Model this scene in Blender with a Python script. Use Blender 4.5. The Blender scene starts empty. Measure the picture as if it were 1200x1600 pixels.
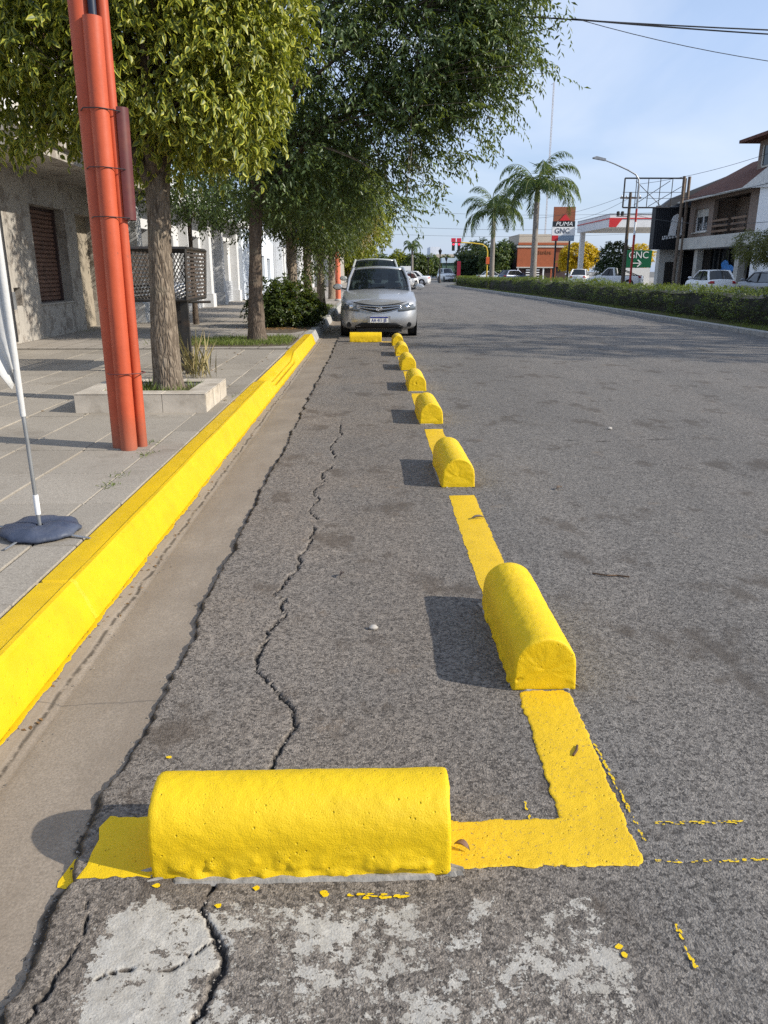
import bpy, bmesh, math, random
import numpy as np
from mathutils import Vector, Matrix

# ------------------------------------------------------------------ camera, sky, sun, exposure
scn = bpy.context.scene
COL = scn.collection
R = math.radians
cam_d = bpy.data.cameras.new('camera')
cam = bpy.data.objects.new('camera', cam_d); COL.objects.link(cam)
cam.location = (0, 0, 1.4)
cam.rotation_euler = (R(90 - 17.3975), 0, R(-0.8656))
cam_d.sensor_fit = 'VERTICAL'; cam_d.sensor_height = 36; cam_d.lens = 27
cam_d.clip_start = .05; cam_d.clip_end = 6000
scn.camera = cam

SUN_EL, SUN_AZ = 30.0, 16.0          # the sun stands to the right, a little behind the camera
world = bpy.data.worlds.new('World'); scn.world = world; world.use_nodes = True
wn = world.node_tree.nodes; wl = world.node_tree.links
for n_ in list(wn): wn.remove(n_)
w_out = wn.new('ShaderNodeOutputWorld'); w_bg = wn.new('ShaderNodeBackground')
w_sky = wn.new('ShaderNodeTexSky'); w_sky.sky_type = 'NISHITA'; w_sky.sun_disc = False
w_sky.sun_elevation = R(SUN_EL); w_sky.sun_rotation = R(90 + SUN_AZ)
w_sky.air_density = 1.15; w_sky.dust_density = 1.2; w_sky.ozone_density = 2.6; w_sky.altitude = 200
# thin high veil of cloud, the same in every direction
w_tc = wn.new('ShaderNodeTexCoord'); w_map = wn.new('ShaderNodeMapping'); w_map.inputs['Scale'].default_value = (1.2, 1.2, 3.0)
w_no = wn.new('ShaderNodeTexNoise'); w_no.inputs['Scale'].default_value = 1.6; w_no.inputs['Detail'].default_value = 5
w_rmp = wn.new('ShaderNodeMapRange'); w_rmp.inputs['From Min'].default_value = .35; w_rmp.inputs['From Max'].default_value = .75
w_rmp.inputs['To Min'].default_value = .50; w_rmp.inputs['To Max'].default_value = .74
w_mix = wn.new('ShaderNodeMix'); w_mix.data_type = 'RGBA'
w_mix.inputs[7].default_value = (4.35, 5.6, 8.2, 1)
wl.new(w_tc.outputs['Generated'], w_map.inputs['Vector']); wl.new(w_map.outputs[0], w_no.inputs['Vector'])
wl.new(w_no.outputs['Fac'], w_rmp.inputs['Value']); wl.new(w_rmp.outputs[0], w_mix.inputs[0])
w_n2 = wn.new('ShaderNodeTexNoise'); w_n2.inputs['Scale'].default_value = 2.3; w_n2.inputs['Detail'].default_value = 6; w_n2.inputs['Distortion'].default_value = .5
w_m2 = wn.new('ShaderNodeMapping'); w_m2.inputs['Scale'].default_value = (1, 1, 2.2); w_m2.inputs['Location'].default_value = (3.1, 1.7, .4)
w_r2 = wn.new('ShaderNodeMapRange'); w_r2.inputs['From Min'].default_value = .42; w_r2.inputs['From Max'].default_value = .72; w_r2.inputs['To Max'].default_value = .55
w_x2 = wn.new('ShaderNodeMix'); w_x2.data_type = 'RGBA'; w_x2.inputs[7].default_value = (6.7, 7.2, 8.1, 1)
wl.new(w_tc.outputs['Generated'], w_m2.inputs['Vector']); wl.new(w_m2.outputs[0], w_n2.inputs['Vector']); wl.new(w_n2.outputs['Fac'], w_r2.inputs['Value']); wl.new(w_r2.outputs[0], w_x2.inputs[0])
wl.new(w_sky.outputs[0], w_mix.inputs[6]); wl.new(w_mix.outputs[2], w_x2.inputs[6]); wl.new(w_x2.outputs[2], w_bg.inputs['Color'])
w_bg.inputs['Strength'].default_value = .116
wl.new(w_bg.outputs[0], w_out.inputs['Surface'])

sun_d = bpy.data.lights.new('sun', 'SUN'); sun_d.energy = 5.0; sun_d.angle = R(.55); sun_d.color = (1, .93, .82)
sun = bpy.data.objects.new('sun', sun_d); COL.objects.link(sun)
sdir = Vector((math.cos(R(SUN_EL)) * math.cos(R(SUN_AZ)), -math.cos(R(SUN_EL)) * math.sin(R(SUN_AZ)), math.sin(R(SUN_EL))))
sun.rotation_euler = sdir.to_track_quat('Z', 'Y').to_euler(); sun.location = sdir * 60
scn.view_settings.view_transform = 'Standard'; scn.view_settings.look = 'None'
scn.view_settings.exposure = .27; scn.view_settings.gamma = 1; scn.view_settings.use_curve_mapping = False
scn.render.engine = 'CYCLES'
try:
    scn.cycles.use_denoising = False
    scn.cycles.max_bounces = 6; scn.cycles.transparent_max_bounces = 12
except Exception: pass

# ------------------------------------------------------------------ small library
rng = np.random.default_rng(7); rnd = random.Random(5)
def _h(ix, iy, iz, s):
    n = (ix.astype(np.int64) * 374761393 + iy.astype(np.int64) * 668265263 + iz.astype(np.int64) * 2147483647 + s * 1274126177) & 0xFFFFFFFF
    n = ((n ^ (n >> 13)) * 1274126177) & 0xFFFFFFFF
    n = (n ^ (n >> 16)) & 0xFFFFFFFF
    return n / 4294967295.0
def vn(x, y, z=0., s=0):
    """value noise in -1..1, vectorised"""
    x, y, z = np.broadcast_arrays(np.asarray(x, float), np.asarray(y, float), np.asarray(z, float))
    ix, iy, iz = np.floor(x), np.floor(y), np.floor(z)
    fx, fy, fz = x - ix, y - iy, z - iz
    fx, fy, fz = [f * f * (3 - 2 * f) for f in (fx, fy, fz)]
    o = 0
    for dx in (0, 1):
        for dy in (0, 1):
            for dz in (0, 1):
                w = (fx if dx else 1 - fx) * (fy if dy else 1 - fy) * (fz if dz else 1 - fz)
                o = o + w * _h(ix + dx, iy + dy, iz + dz, s)
    return o * 2 - 1
def fbm(x, y, z=0., s=0, o=4):
    t = 0; a = 1; f = 1
    for i in range(o):
        t = t + a * vn(np.asarray(x) * f, np.asarray(y) * f, np.asarray(z) * f, s + i * 17); a *= .5; f *= 2.03
    return t

def tag(o, label=None, cat=None, group=None, kind=None):
    if label: o['label'] = label
    if cat: o['category'] = cat
    if group: o['group'] = group
    if kind: o['kind'] = kind
    return o
def empty(name, loc=(0, 0, 0), rz=0., label=None, cat=None, group=None, kind=None):
    o = bpy.data.objects.new(name, None); COL.objects.link(o)
    o.location = loc; o.rotation_euler = (0, 0, rz); o.empty_display_size = .1
    return tag(o, label, cat, group, kind)
def root_of(o):
    while o.parent: o = o.parent
    return o
def link(name, me, parent=None, mat=None, smooth=False):
    if mat is not None and not me.materials:
        for m in (mat if isinstance(mat, (list, tuple)) else [mat]): me.materials.append(m)
    if smooth: me.polygons.foreach_set('use_smooth', np.ones(len(me.polygons), bool))
    o = bpy.data.objects.new(name, me); COL.objects.link(o)
    if parent is not None: o.parent = parent
    return o
def mesh(name, V, F, mat=None, parent=None, smooth=False, W=False, attrs=None):
    """one mesh object; W: vertices are world positions, the parent root is only translated"""
    V = np.asarray(V, float).reshape(-1, 3)
    if W and parent is not None: V = V - np.array(root_of(parent).location)
    me = bpy.data.meshes.new(name)
    if isinstance(F, np.ndarray):
        k = F.shape[1]
        me.vertices.add(len(V)); me.vertices.foreach_set('co', V.ravel())
        me.loops.add(F.size); me.loops.foreach_set('vertex_index', F.ravel().astype(np.int32))
        me.polygons.add(len(F)); me.polygons.foreach_set('loop_start', np.arange(0, F.size, k, dtype=np.int32))
        me.polygons.foreach_set('loop_total', np.full(len(F), k, np.int32))
        me.update(calc_edges=True)
    else:
        me.from_pydata([tuple(v) for v in V], [], F); me.update()
    for an, av in (attrs or {}).items():
        a = me.attributes.new(an, 'FLOAT', 'POINT'); a.data.foreach_set('value', np.asarray(av, np.float32))
    return link(name, me, parent, mat, smooth)

class MB:
    """collects shapes into one mesh"""
    def __init__(s): s.v = []; s.f = []; s.m = []; s.cm = 0
    def add(s, V, F):
        b = len(s.v); s.v += [tuple(p) for p in V]
        for f in F: s.f.append(tuple(i + b for i in f)); s.m.append(s.cm)
        return s
    def mi(s, i): s.cm = i; return s
    def box(s, x0, x1, y0, y1, z0, z1, bev=0.):
        if bev > 0:
            b = min(bev, abs(x1 - x0) / 3, abs(y1 - y0) / 3, abs(z1 - z0) / 3)
            V = []; 
            for z, i in ((z0, b), (z0 + b, 0), (z1 - b, 0), (z1, b)):
                for px, py in ((x0, y0), (x1, y0), (x1, y1), (x0, y1)):
                    sx = 1 if px == x0 else -1; sy = 1 if py == y0 else -1
                    if i: V += [(px + sx * b, py + sy * b, z)] * 1
                    else: V += [(px + sx * b * .3, py + sy * b * .3, z)]
            F = [(3, 2, 1, 0), (12, 13, 14, 15)]
            for k in range(3):
                for j in range(4):
                    a = k * 4 + j; c = k * 4 + (j + 1) % 4
                    F.append((a, c, c + 4, a + 4))
            return s.add(V, F)
        V = [(x0, y0, z0), (x1, y0, z0), (x1, y1, z0), (x0, y1, z0), (x0, y0, z1), (x1, y0, z1), (x1, y1, z1), (x0, y1, z1)]
        return s.add(V, [(3, 2, 1, 0), (4, 5, 6, 7), (0, 1, 5, 4), (1, 2, 6, 5), (2, 3, 7, 6), (3, 0, 4, 7)])
    def tube(s, pts, r, n=8, cap=True, flat=1.):
        P = [Vector(p) for p in pts]; k = len(P)
        rr = r if isinstance(r, (list, tuple)) else [r] * k
        V = []; F = []; ref = None
        for i in range(k):
            t = (P[min(i + 1, k - 1)] - P[max(i - 1, 0)]).normalized()
            if ref is None:
                ref = Vector((0, 0, 1)) if abs(t.z) < .9 else Vector((1, 0, 0))
            a = t.cross(ref)
            if a.length < 1e-4: a = t.orthogonal()
            a.normalize(); b = t.cross(a).normalized(); ref = -b if False else ref
            for j in range(n):
                q = 2 * math.pi * j / n
                V.append(P[i] + a * (rr[i] * math.cos(q)) + b * (rr[i] * math.sin(q) * flat))
        for i in range(k - 1):
            for j in range(n):
                F.append((i * n + j, (i + 1) * n + j, (i + 1) * n + (j + 1) % n, i * n + (j + 1) % n))
        if cap: F += [tuple(range(n)), tuple((k - 1) * n + j for j in reversed(range(n)))]
        return s.add(V, F)
    def lathe(s, prof, n=16, c=(0, 0, 0), ax='z'):
        V = []; F = []
        for (r, z) in prof:
            for j in range(n):
                q = 2 * math.pi * j / n; x, y = r * math.cos(q), r * math.sin(q)
                p = {'z': (x, y, z), 'x': (z, x, y), 'y': (x, z, -y)}[ax]
                V.append((p[0] + c[0], p[1] + c[1], p[2] + c[2]))
        for i in range(len(prof) - 1):
            for j in range(n):
                F.append((i * n + j, i * n + (j + 1) % n, (i + 1) * n + (j + 1) % n, (i + 1) * n + j))
        F += [tuple(reversed(range(n))), tuple((len(prof) - 1) * n + j for j in range(n))]
        return s.add(V, F)
    def prism(s, poly, a, b, ax='x'):
        """polygon in the two other axes, pushed from a to b along ax"""
        n = len(poly); V = []
        for t in (a, b):
            for (u, w) in poly:
                V.append({'x': (t, u, w), 'y': (u, t, w), 'z': (u, w, t)}[ax])
        F = [tuple(reversed(range(n))), tuple(range(n, 2 * n))] + [(j, (j + 1) % n, n + (j + 1) % n, n + j) for j in range(n)]
        return s.add(V, F)
    def build(s, name, mat, parent=None, smooth=False, W=False, label=None):
        V = np.array(s.v, float).reshape(-1, 3)
        if W and parent is not None: V = V - np.array(root_of(parent).location)
        me = bpy.data.meshes.new(name); me.from_pydata([tuple(p) for p in V], [], s.f); me.update()
        o = link(name, me, parent, mat, smooth)
        if any(s.m): me.polygons.foreach_set('material_index', np.array(s.m, np.int32))
        bm = bmesh.new(); bm.from_mesh(me); bmesh.ops.recalc_face_normals(bm, faces=bm.faces); bm.to_mesh(me); bm.free()
        if smooth:
            try: me.set_sharp_from_angle(angle=R(40))
            except Exception: pass
        if label: o['label'] = label
        return o
def copy_tree(o, parent=None):
    c = o.copy(); COL.objects.link(c); c.parent = parent
    for ch in o.children: copy_tree(ch, c)
    return c

# ------------------------------------------------------------------ materials
class NT:
    """tiny node-building helper"""
    def __init__(s, name):
        s.m = bpy.data.materials.new(name); s.m.use_nodes = True; s.t = s.m.node_tree
        s.t.nodes.clear(); s.out = s.t.nodes.new('ShaderNodeOutputMaterial')
    def n(s, t, **k):
        x = s.t.nodes.new('ShaderNode' + t)
        for a, v in k.items(): setattr(x, a, v)
        return x
    def put(s, sock, v):
        if hasattr(v, 'is_output'): s.t.links.new(v, sock)
        elif v is not None:
            if isinstance(v, (tuple, list)) and len(v) == 3 and sock.type == 'RGBA': v = (*v, 1)
            sock.default_value = v
    def pos(s): return s.n('NewGeometry').outputs['Position']
    def obj(s): return s.n('TexCoord').outputs['Object']
    def sep(s, v):
        x = s.n('SeparateXYZ'); s.put(x.inputs[0], v); return x.outputs
    def scale(s, v, k):
        x = s.n('Mapping'); s.put(x.inputs['Vector'], v); x.inputs['Scale'].default_value = k; return x.outputs[0]
    def noise(s, v, sc, det=3, ro=.55, dist=0.):
        x = s.n('TexNoise'); s.put(x.inputs['Vector'], v); x.inputs['Scale'].default_value = sc
        x.inputs['Detail'].default_value = det; x.inputs['Roughness'].default_value = ro; x.inputs['Distortion'].default_value = dist
        return x.outputs['Fac']
    def voro(s, v, sc, feat='F1', out='Distance'):
        x = s.n('TexVoronoi', feature=feat); s.put(x.inputs['Vector'], v); x.inputs['Scale'].default_value = sc
        return x.outputs[out]
    def wave(s, v, sc, dist=0., dirn='X', prof='SIN'):
        x = s.n('TexWave', bands_direction=dirn, wave_profile=prof); s.put(x.inputs['Vector'], v); x.inputs['Scale'].default_value = sc
        x.inputs['Distortion'].default_value = dist; return x.outputs['Fac']
    def attr(s, name): return s.n('Attribute', attribute_name=name).outputs['Fac']
    def ma(s, op, a, b=None, c=None):
        x = s.n('Math', operation=op); s.put(x.inputs[0], a)
        if b is not None: s.put(x.inputs[1], b)
        if c is not None: s.put(x.inputs[2], c)
        return x.outputs[0]
    def rng(s, v, a, b, c=0., d=1., smooth=False):
        x = s.n('MapRange'); x.interpolation_type = 'SMOOTHSTEP' if smooth else 'LINEAR'
        s.put(x.inputs['Value'], v)
        for i, q in zip(('From Min', 'From Max', 'To Min', 'To Max'), (a, b, c, d)): s.put(x.inputs[i], q)
        return x.outputs[0]
    def mix(s, f, a, b, mode='MIX'):
        x = s.n('Mix', data_type='RGBA', blend_type=mode); s.put(x.inputs[0], f); s.put(x.inputs[6], a); s.put(x.inputs[7], b)
        return x.outputs[2]
    def bump(s, h, st=.3, d=.01, nrm=None):
        x = s.n('Bump'); s.put(x.inputs['Height'], h); x.inputs['Strength'].default_value = st; x.inputs['Distance'].default_value = d
        if nrm is not None: s.put(x.inputs['Normal'], nrm)
        return x.outputs[0]
    def bsdf(s, col, rough=.7, metal=0., spec=.4, nrm=None, **k):
        b = s.n('BsdfPrincipled'); s.put(b.inputs['Base Color'], col); s.put(b.inputs['Roughness'], rough)
        s.put(b.inputs['Metallic'], metal); s.put(b.inputs['Specular IOR Level'], spec)
        if nrm is not None: s.put(b.inputs['Normal'], nrm)
        for a, v in k.items(): s.put(b.inputs[a.replace('_', ' ')], v)
        return b.outputs[0]
    def done(s, sh): s.t.links.new(sh, s.out.inputs['Surface']); return s.m

def plain(name, col, rough=.6, metal=0., spec=.4, var=.12, vs=6., bump=.0, bs=60., bd=.003, dirt=None, dirts=3., dirta=.5, coat=0.):
    t = NT(name); p = t.obj()
    v = t.noise(p, vs, 5, .6)
    c = t.mix(t.rng(v, .3, .7), tuple(x * (1 - var) for x in col), tuple(min(1, x * (1 + var)) for x in col))
    if dirt: c = t.mix(t.rng(t.noise(p, dirts, 6, .65), .5, .68, 0, dirta), c, dirt)
    n = t.bump(t.noise(p, bs, 4, .6), bump, bd) if bump else None
    k = {'Coat_Weight': coat, 'Coat_Roughness': .06} if coat else {}
    return t.done(t.bsdf(c, t.rng(t.noise(p, vs * 2.3, 3), .3, .7, rough * .85, min(1, rough * 1.12)), metal, spec, n, **k))

def leafmat(name, dark, light, edge=None, trans=.35, rough=.42, autumn=None):
    t = NT(name); r = t.attr('rnd')
    c = t.mix(r, dark, light)
    if edge: c = t.mix(t.ma('MULTIPLY', t.rng(t.attr('edge'), .35, .9), t.rng(r, .1, .8, .25, 1.)), c, edge)
    if autumn: c = t.mix(t.rng(r, .93, .97), c, autumn)
    b = t.bsdf(c, rough, 0, .45)
    tr = t.n('BsdfTranslucent'); t.put(tr.inputs['Color'], t.mix(.5, c, (.30, .36, .02), 'MIX'))
    mx = t.n('MixShader'); mx.inputs[0].default_value = trans
    t.t.links.new(b, mx.inputs[1]); t.t.links.new(tr.outputs[0], mx.inputs[2])
    return t.done(mx.outputs[0])

def glassmat(name, tint=(.02, .03, .035), clear=.0, rough=.03, spec=.6):
    t = NT(name); b = t.bsdf(tint, rough, 0, spec)
    if clear <= 0: return t.done(b)
    tr = t.n('BsdfTransparent'); tr.inputs[0].default_value = (.75, .85, .85, 1)
    mx = t.n('MixShader'); mx.inputs[0].default_value = clear
    t.t.links.new(b, mx.inputs[1]); t.t.links.new(tr.outputs[0], mx.inputs[2])
    return t.done(mx.outputs[0])
# ------------------------------------------------------------------ ground, road, gutter, kerb, pavement
def edge_x(y):            # ragged left edge of the asphalt
    y = np.asarray(y, float)
    return -.735 + .022 * fbm(y * 1.1, 3.3, 0, 11, 3) + .018 * vn(y * 6, 1.2, 0, 5) + .010 * vn(y * 23, 1.2, 0, 6) + .006 * vn(y * 70, 1.2, 0, 7)
def road_h(x, y):
    return .004 * vn(np.asarray(x) * 1.4, np.asarray(y) * 1.4, 0, 3) + .0015 * vn(np.asarray(x) * 7, np.asarray(y) * 7, 0, 4)

CRACKS = [   # (points, half width)
    ([(-.335, .9), (-.345, 1.14), (-.325, 1.28), (-.395, 1.42), (-.385, 1.55), (-.33, 1.75), (-.305, 1.93), (-.285, 2.05), (-.245, 2.16),
      (-.262, 2.27), (-.315, 2.33), (-.355, 2.43), (-.44, 2.52), (-.455, 2.62), (-.425, 2.72), (-.44, 2.85), (-.385, 2.98), (-.405, 3.15), (-.445, 3.22),
      (-.41, 3.36), (-.37, 3.55), (-.375, 3.7), (-.33, 3.95), (-.345, 4.2)], .0043),
    ([(-.34, 4.35), (-.385, 4.5), (-.36, 4.75), (-.40, 4.95), (-.345, 5.1), (-.36, 5.4), (-.31, 5.6)], .0042),
    ([(-.30, 5.9), (-.35, 6.3), (-.29, 6.8), (-.31, 7.3)], .004),
    ([(-.66, 1.46), (-.64, 1.36), (-.66, 1.25), (-.69, 1.15)], .0030),
    ([(-.36, 1.32), (-.43, 1.27), (-.52, 1.26), (-.58, 1.23)], .0030),
    ([(1.6, 6.55), (2.0, 6.5), (2.5, 6.58), (3.1, 6.5)], .004),
]
def crack_field(x, y):
    """0..1 how deep a crack is at x, y"""
    c = np.zeros_like(x)
    for k, (pts, w) in enumerate(CRACKS):
        P = np.array(pts); lo = P.min(0) - .1; hi = P.max(0) + .1
        m = (x > lo[0]) & (x < hi[0]) & (y > lo[1]) & (y < hi[1])
        if not m.any(): continue
        xx, yy = x[m], y[m]
        xx = xx + .014 * vn(xx * 14, yy * 14, k, 21) + .009 * vn(xx * 38, yy * 38, k, 22) + .004 * vn(xx * 95, yy * 95, k, 24); yy = yy + .012 * vn(xx * 14, yy * 14, k, 23)
        d = np.full(xx.shape, 9.)
        for a, b in zip(P[:-1], P[1:]):
            ab = b - a; t = np.clip(((xx - a[0]) * ab[0] + (yy - a[1]) * ab[1]) / (ab @ ab), 0, 1)
            d = np.minimum(d, np.hypot(xx - a[0] - t * ab[0], yy - a[1] - t * ab[1]))
        ww = w * (1 + .6 * vn(xx * 9, yy * 9, k, 31) + .5 * vn(xx * 60, yy * 60, k, 32)).clip(.45)
        c[m] = np.maximum(c[m], np.exp(-(d / (ww * 1.15)) ** 4))
    return c

def m_asphalt():
    t = NT('asphalt'); p = t.pos(); x, y, z = t.sep(p)
    fine = t.noise(p, 260, 3, .65); grit = t.voro(p, 190); big = t.noise(p, 1.1, 5, .6); mid = t.noise(p, 14, 5, .65)
    base = t.mix(t.rng(fine, .32, .70), (.062, .058, .056), (.30, .285, .27))
    base = t.mix(t.rng(t.noise(p, 95, 4, .7), .36, .66, .62, 0), base, (.068, .064, .061))
    base = t.mix(t.rng(grit, .0, .55, .55, 0), base, (.20, .19, .18))
    base = t.mix(t.rng(t.noise(p, 620, 2, .6), .62, .75, 0, .8), base, (.40, .385, .365))
    base = t.mix(t.rng(t.noise(p, 38, 4, .7), .40, .66, 0, .22), base, (.26, .243, .225))
    base = t.mix(t.rng(mid, .35, .7, 0, .35), base, (.10, .094, .090))
    base = t.mix(t.rng(big, .35, .7, .28, .0), base, (.24, .225, .205))
    agg = t.sep(t.voro(p, 135, 'F1', 'Color'))[0]; agd = t.voro(p, 135, 'DISTANCE_TO_EDGE')
    base = t.mix(t.rng(agg, .35, .95, 0, .8), base, (.30, .285, .265))
    base = t.mix(t.rng(agg, .30, .05, 0, .75), base, (.045, .042, .040))
    base = t.mix(t.rng(agd, .0, .10, .6, 0), base, (.055, .051, .048))
    ag2 = t.sep(t.voro(p, 52, 'F1', 'Color'))[1]
    base = t.mix(t.rng(ag2, .86, .97, 0, .35), base, (.34, .32, .295)); base = t.mix(t.rng(ag2, .16, .03, 0, .35), base, (.05, .047, .044))
    # dark greasy and brownish patches where cars stand
    st = t.rng(t.noise(t.scale(p, (1.3, .9, 1)), 1.9, 5, .65), .545, .65, 0, .66, True)
    base = t.mix(st, base, (.085, .072, .060))
    st2 = t.rng(t.noise(t.scale(p, (1., 1.0, 1)), 3.1, 5, .6), .62, .72, 0, .4, True)
    base = t.mix(st2, base, (.24, .195, .15))
    # worn remains of a white crossing bar in front of the wheel stop
    inx = t.ma('MULTIPLY', t.rng(x, -.72, -.57), t.rng(x, .72, .50))
    iny = t.rng(t.ma('ADD', y, t.ma('MULTIPLY', t.noise(p, 9, 4), .16)), 1.56, 1.50)
    fl = t.ma('ADD', t.ma('ADD', t.ma('MULTIPLY', t.noise(p, 10, 8, .7), .55), t.ma('MULTIPLY', t.noise(p, 42, 6, .72), .45)), t.ma('MULTIPLY', t.noise(p, 160, 3, .6), .12))
    thr = t.ma('ADD', t.rng(x, -.40, -.34, .51, .575), t.rng(t.noise(p, 2.7, 2), .3, .7, .05, -.05))
    inm = t.ma('MULTIPLY', t.ma('MULTIPLY', inx, iny), .45)
    pm = t.rng(t.ma('SUBTRACT', t.ma('ADD', fl, inm), t.ma('ADD', thr, .45)), -.002, .005)
    ck = t.attr('crack')
    pm = t.ma('MULTIPLY', pm, t.rng(ck, .05, .3, 1, 0))
    white = t.mix(t.rng(t.noise(p, 30, 6, .7), .3, .7), (.32, .30, .262), (.47, .45, .405))
    white = t.mix(t.rng(t.noise(p, 210, 3, .7), .45, .7, 0, .6), white, (.2, .185, .165))
    white = t.mix(t.rng(t.noise(p, 6, 6, .7), .45, .68, 0, .6), white, (.27, .245, .205))
    lane = t.ma('MULTIPLY', t.rng(t.ma('ADD', x, t.ma('MULTIPLY', t.noise(p, 1.7, 4), .5)), 1.0, .45), t.rng(t.noise(p, .9, 5, .6), .3, .65, .25, .75))
    base = t.mix(lane, base, t.mix(1., base, (1.24, 1.12, .99), 'MULTIPLY'))
    base = t.mix(t.rng(t.noise(t.scale(p, (1, .35, 1)), .8, 5, .6), .42, .68, 0, .5), base, t.mix(1., base, (.74, .74, .75), 'MULTIPLY'))
    wheel = t.rng(t.noise(t.scale(p, (1.1, .05, 1)), 1.3, 3, .5), .45, .62, 0, .4, True)
    base = t.mix(wheel, base, t.mix(1., base, (1.25, 1.22, 1.19), 'MULTIPLY'))
    base = t.mix(1., base, (.86, .84, .815), 'MULTIPLY')
    col = t.mix(pm, base, white)
    col = t.mix(t.rng(ck, .1, .7, 0, .9), col, (.022, .02, .018))
    col = t.mix(t.rng(t.attr('rim'), .1, .9, 0, .85), col, (.035, .032, .028))
    h = t.ma('ADD', t.ma('MULTIPLY', t.ma('SUBTRACT', 1, grit), .6), fine)
    h = t.mix(t.ma('MULTIPLY', pm, .75), h, (1.1, 1.1, 1.1))
    nr = t.bump(h, .8, .005); nr = t.bump(t.noise(p, 34, 4, .6), .32, .012, nr)
    return t.done(t.bsdf(col, t.rng(fine, .3, .7, .78, .95), 0, .3, nr))
M_ASPH = m_asphalt()

# big ground sheet out to the horizon
gmat = plain('far_ground', (.13, .125, .115), .95, var=.25, vs=.2)
tag(mesh('ground', [(-1500, -600, -.075), (1500, -600, -.075), (1500, 2500, -.075), (-1500, 2500, -.075)], [(0, 1, 2, 3)], gmat), kind='structure')

def far_edge(y):          # near edge of the median on the right
    return np.where(y < 42, 8.75, np.where(y > 80, 7.55, 8.75 - (y - 42) / 38 * 1.2))
def build_road():
    ys = [-25, -6, -1.5, .2, .6]; y = .85
    while y < 60: ys.append(y); y += max(.0050, .0056 * y)
    ys += [64, 70, 78, 88, 100, 125, 170, 260, 420]
    s = list(np.arange(0, 1.55, .0050)); q = .0055
    while s[-1] < 8.9: s.append(s[-1] + q); q = min(q * 1.09, .35)
    s = np.array(s) / s[-1]
    Y = np.array(ys)[:, None]; S = s[None, :]
    ex = edge_x(Y); fx = far_edge(Y)
    # left strip keeps its own spacing, right side stretches to the median
    X = ex + S * (fx - ex)
    Yg = np.broadcast_to(Y, X.shape).copy()
    c = crack_field(X, Yg)
    Z = road_h(X, Yg) - .016 * c
    Z = Z + .0012 * vn(X * 40, Yg * 40, 0, 9)
    dl = (X - ex)
    Z = Z - .008 * np.exp(-(dl / .006) ** 2)
    rim = np.exp(-(dl / (.009 + .007 * vn(Yg * 7, X * 0, 0, 43))) ** 2) * (.75 + .6 * vn(X * 60, Yg * 60, 0, 41))
    n, k = X.shape
    # skirt down at the ragged edge
    V = np.stack([X, Yg, Z], -1).reshape(-1, 3)
    sk = np.stack([ex[:, 0] - .004, np.array(ys), np.full(n, -.05)], -1)
    V = np.vstack([V, sk])
    i = np.arange(n - 1)[:, None] * k + np.arange(k - 1)[None, :]
    F = np.stack([i, i + 1, i + k + 1, i + k], -1).reshape(-1, 4)
    b = n * k; j = np.arange(n - 1)
    F2 = np.stack([b + j, j * k, (j + 1) * k, b + j + 1], -1)
    o = mesh('road', V, np.vstack([F, F2]), M_ASPH, smooth=True,
             attrs={'crack': np.concatenate([c.ravel(), np.zeros(n)]), 'rim': np.concatenate([np.clip(rim.ravel(), 0, 1), np.ones(n)])})
    tag(o, kind='structure')
build_road()

def m_gutter():
    t = NT('gutter_concrete'); p = t.pos(); x, y, z = t.sep(p)
    a = t.noise(p, 2.2, 5, .6); b = t.noise(p, 130, 3, .65)
    c = t.mix(t.rng(a, .3, .7), (.25, .220, .188), (.36, .322, .277))
    c = t.mix(t.rng(b, .36, .64, .6, 0), c, (.15, .132, .112))
    c = t.mix(t.rng(t.noise(p, 24, 5, .7), .42, .66, 0, .4), c, (.20, .178, .15))
    c = t.mix(t.rng(t.noise(t.scale(p, (1.6, .25, 1)), 2.6, 5, .65), .45, .7, 0, .45), c, (.185, .155, .125))
    c = t.mix(t.rng(t.noise(t.scale(p, (3, .7, 1)), 2.4, 5, .62), .56, .72, 0, .4), c, (.19, .155, .12))
    # wet-dirt line along the joint with the kerb
    j = t.ma('ABSOLUTE', t.ma('SUBTRACT', t.ma('ADD', x, t.ma('MULTIPLY', t.noise(p, 5, 4), .05)), -1.085))
    c = t.mix(t.ma('MULTIPLY', t.rng(j, .003, .011, .9, 0), t.rng(t.noise(p, 22, 3), .38, .5)), c, (.05, .043, .036))
    c = t.mix(t.rng(t.noise(p, 55, 5, .7), .58, .72, 0, .45), c, (.13, .11, .09)); c = t.mix(t.rng(t.noise(p, 340, 2, .6), .6, .75, 0, .5), c, (.46, .42, .37))
    c = t.mix(t.rng(x, -1.1, -1.16, 0, .4), c, (.36, .32, .27))
    c = t.mix(t.rng(t.attr('rim'), .2, .7, 0, .92), c, (.03, .026, .022))
    c = t.mix(1., c, (.99, .93, .85), 'MULTIPLY')
    hair = t.ma('ABSOLUTE', t.ma('SUBTRACT', t.ma('ADD', y, t.ma('MULTIPLY', t.noise(p, 3, 4), .12)), 2.42))
    c = t.mix(t.rng(hair, .002, .006, .5, 0), c, (.09, .08, .07))
    hgt = t.ma('ADD', b, t.ma('MULTIPLY', t.rng(j, .0, .02), 1.6))
    return t.done(t.bsdf(c, .88, 0, .3, t.bump(hgt, .35, .004)))
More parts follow.
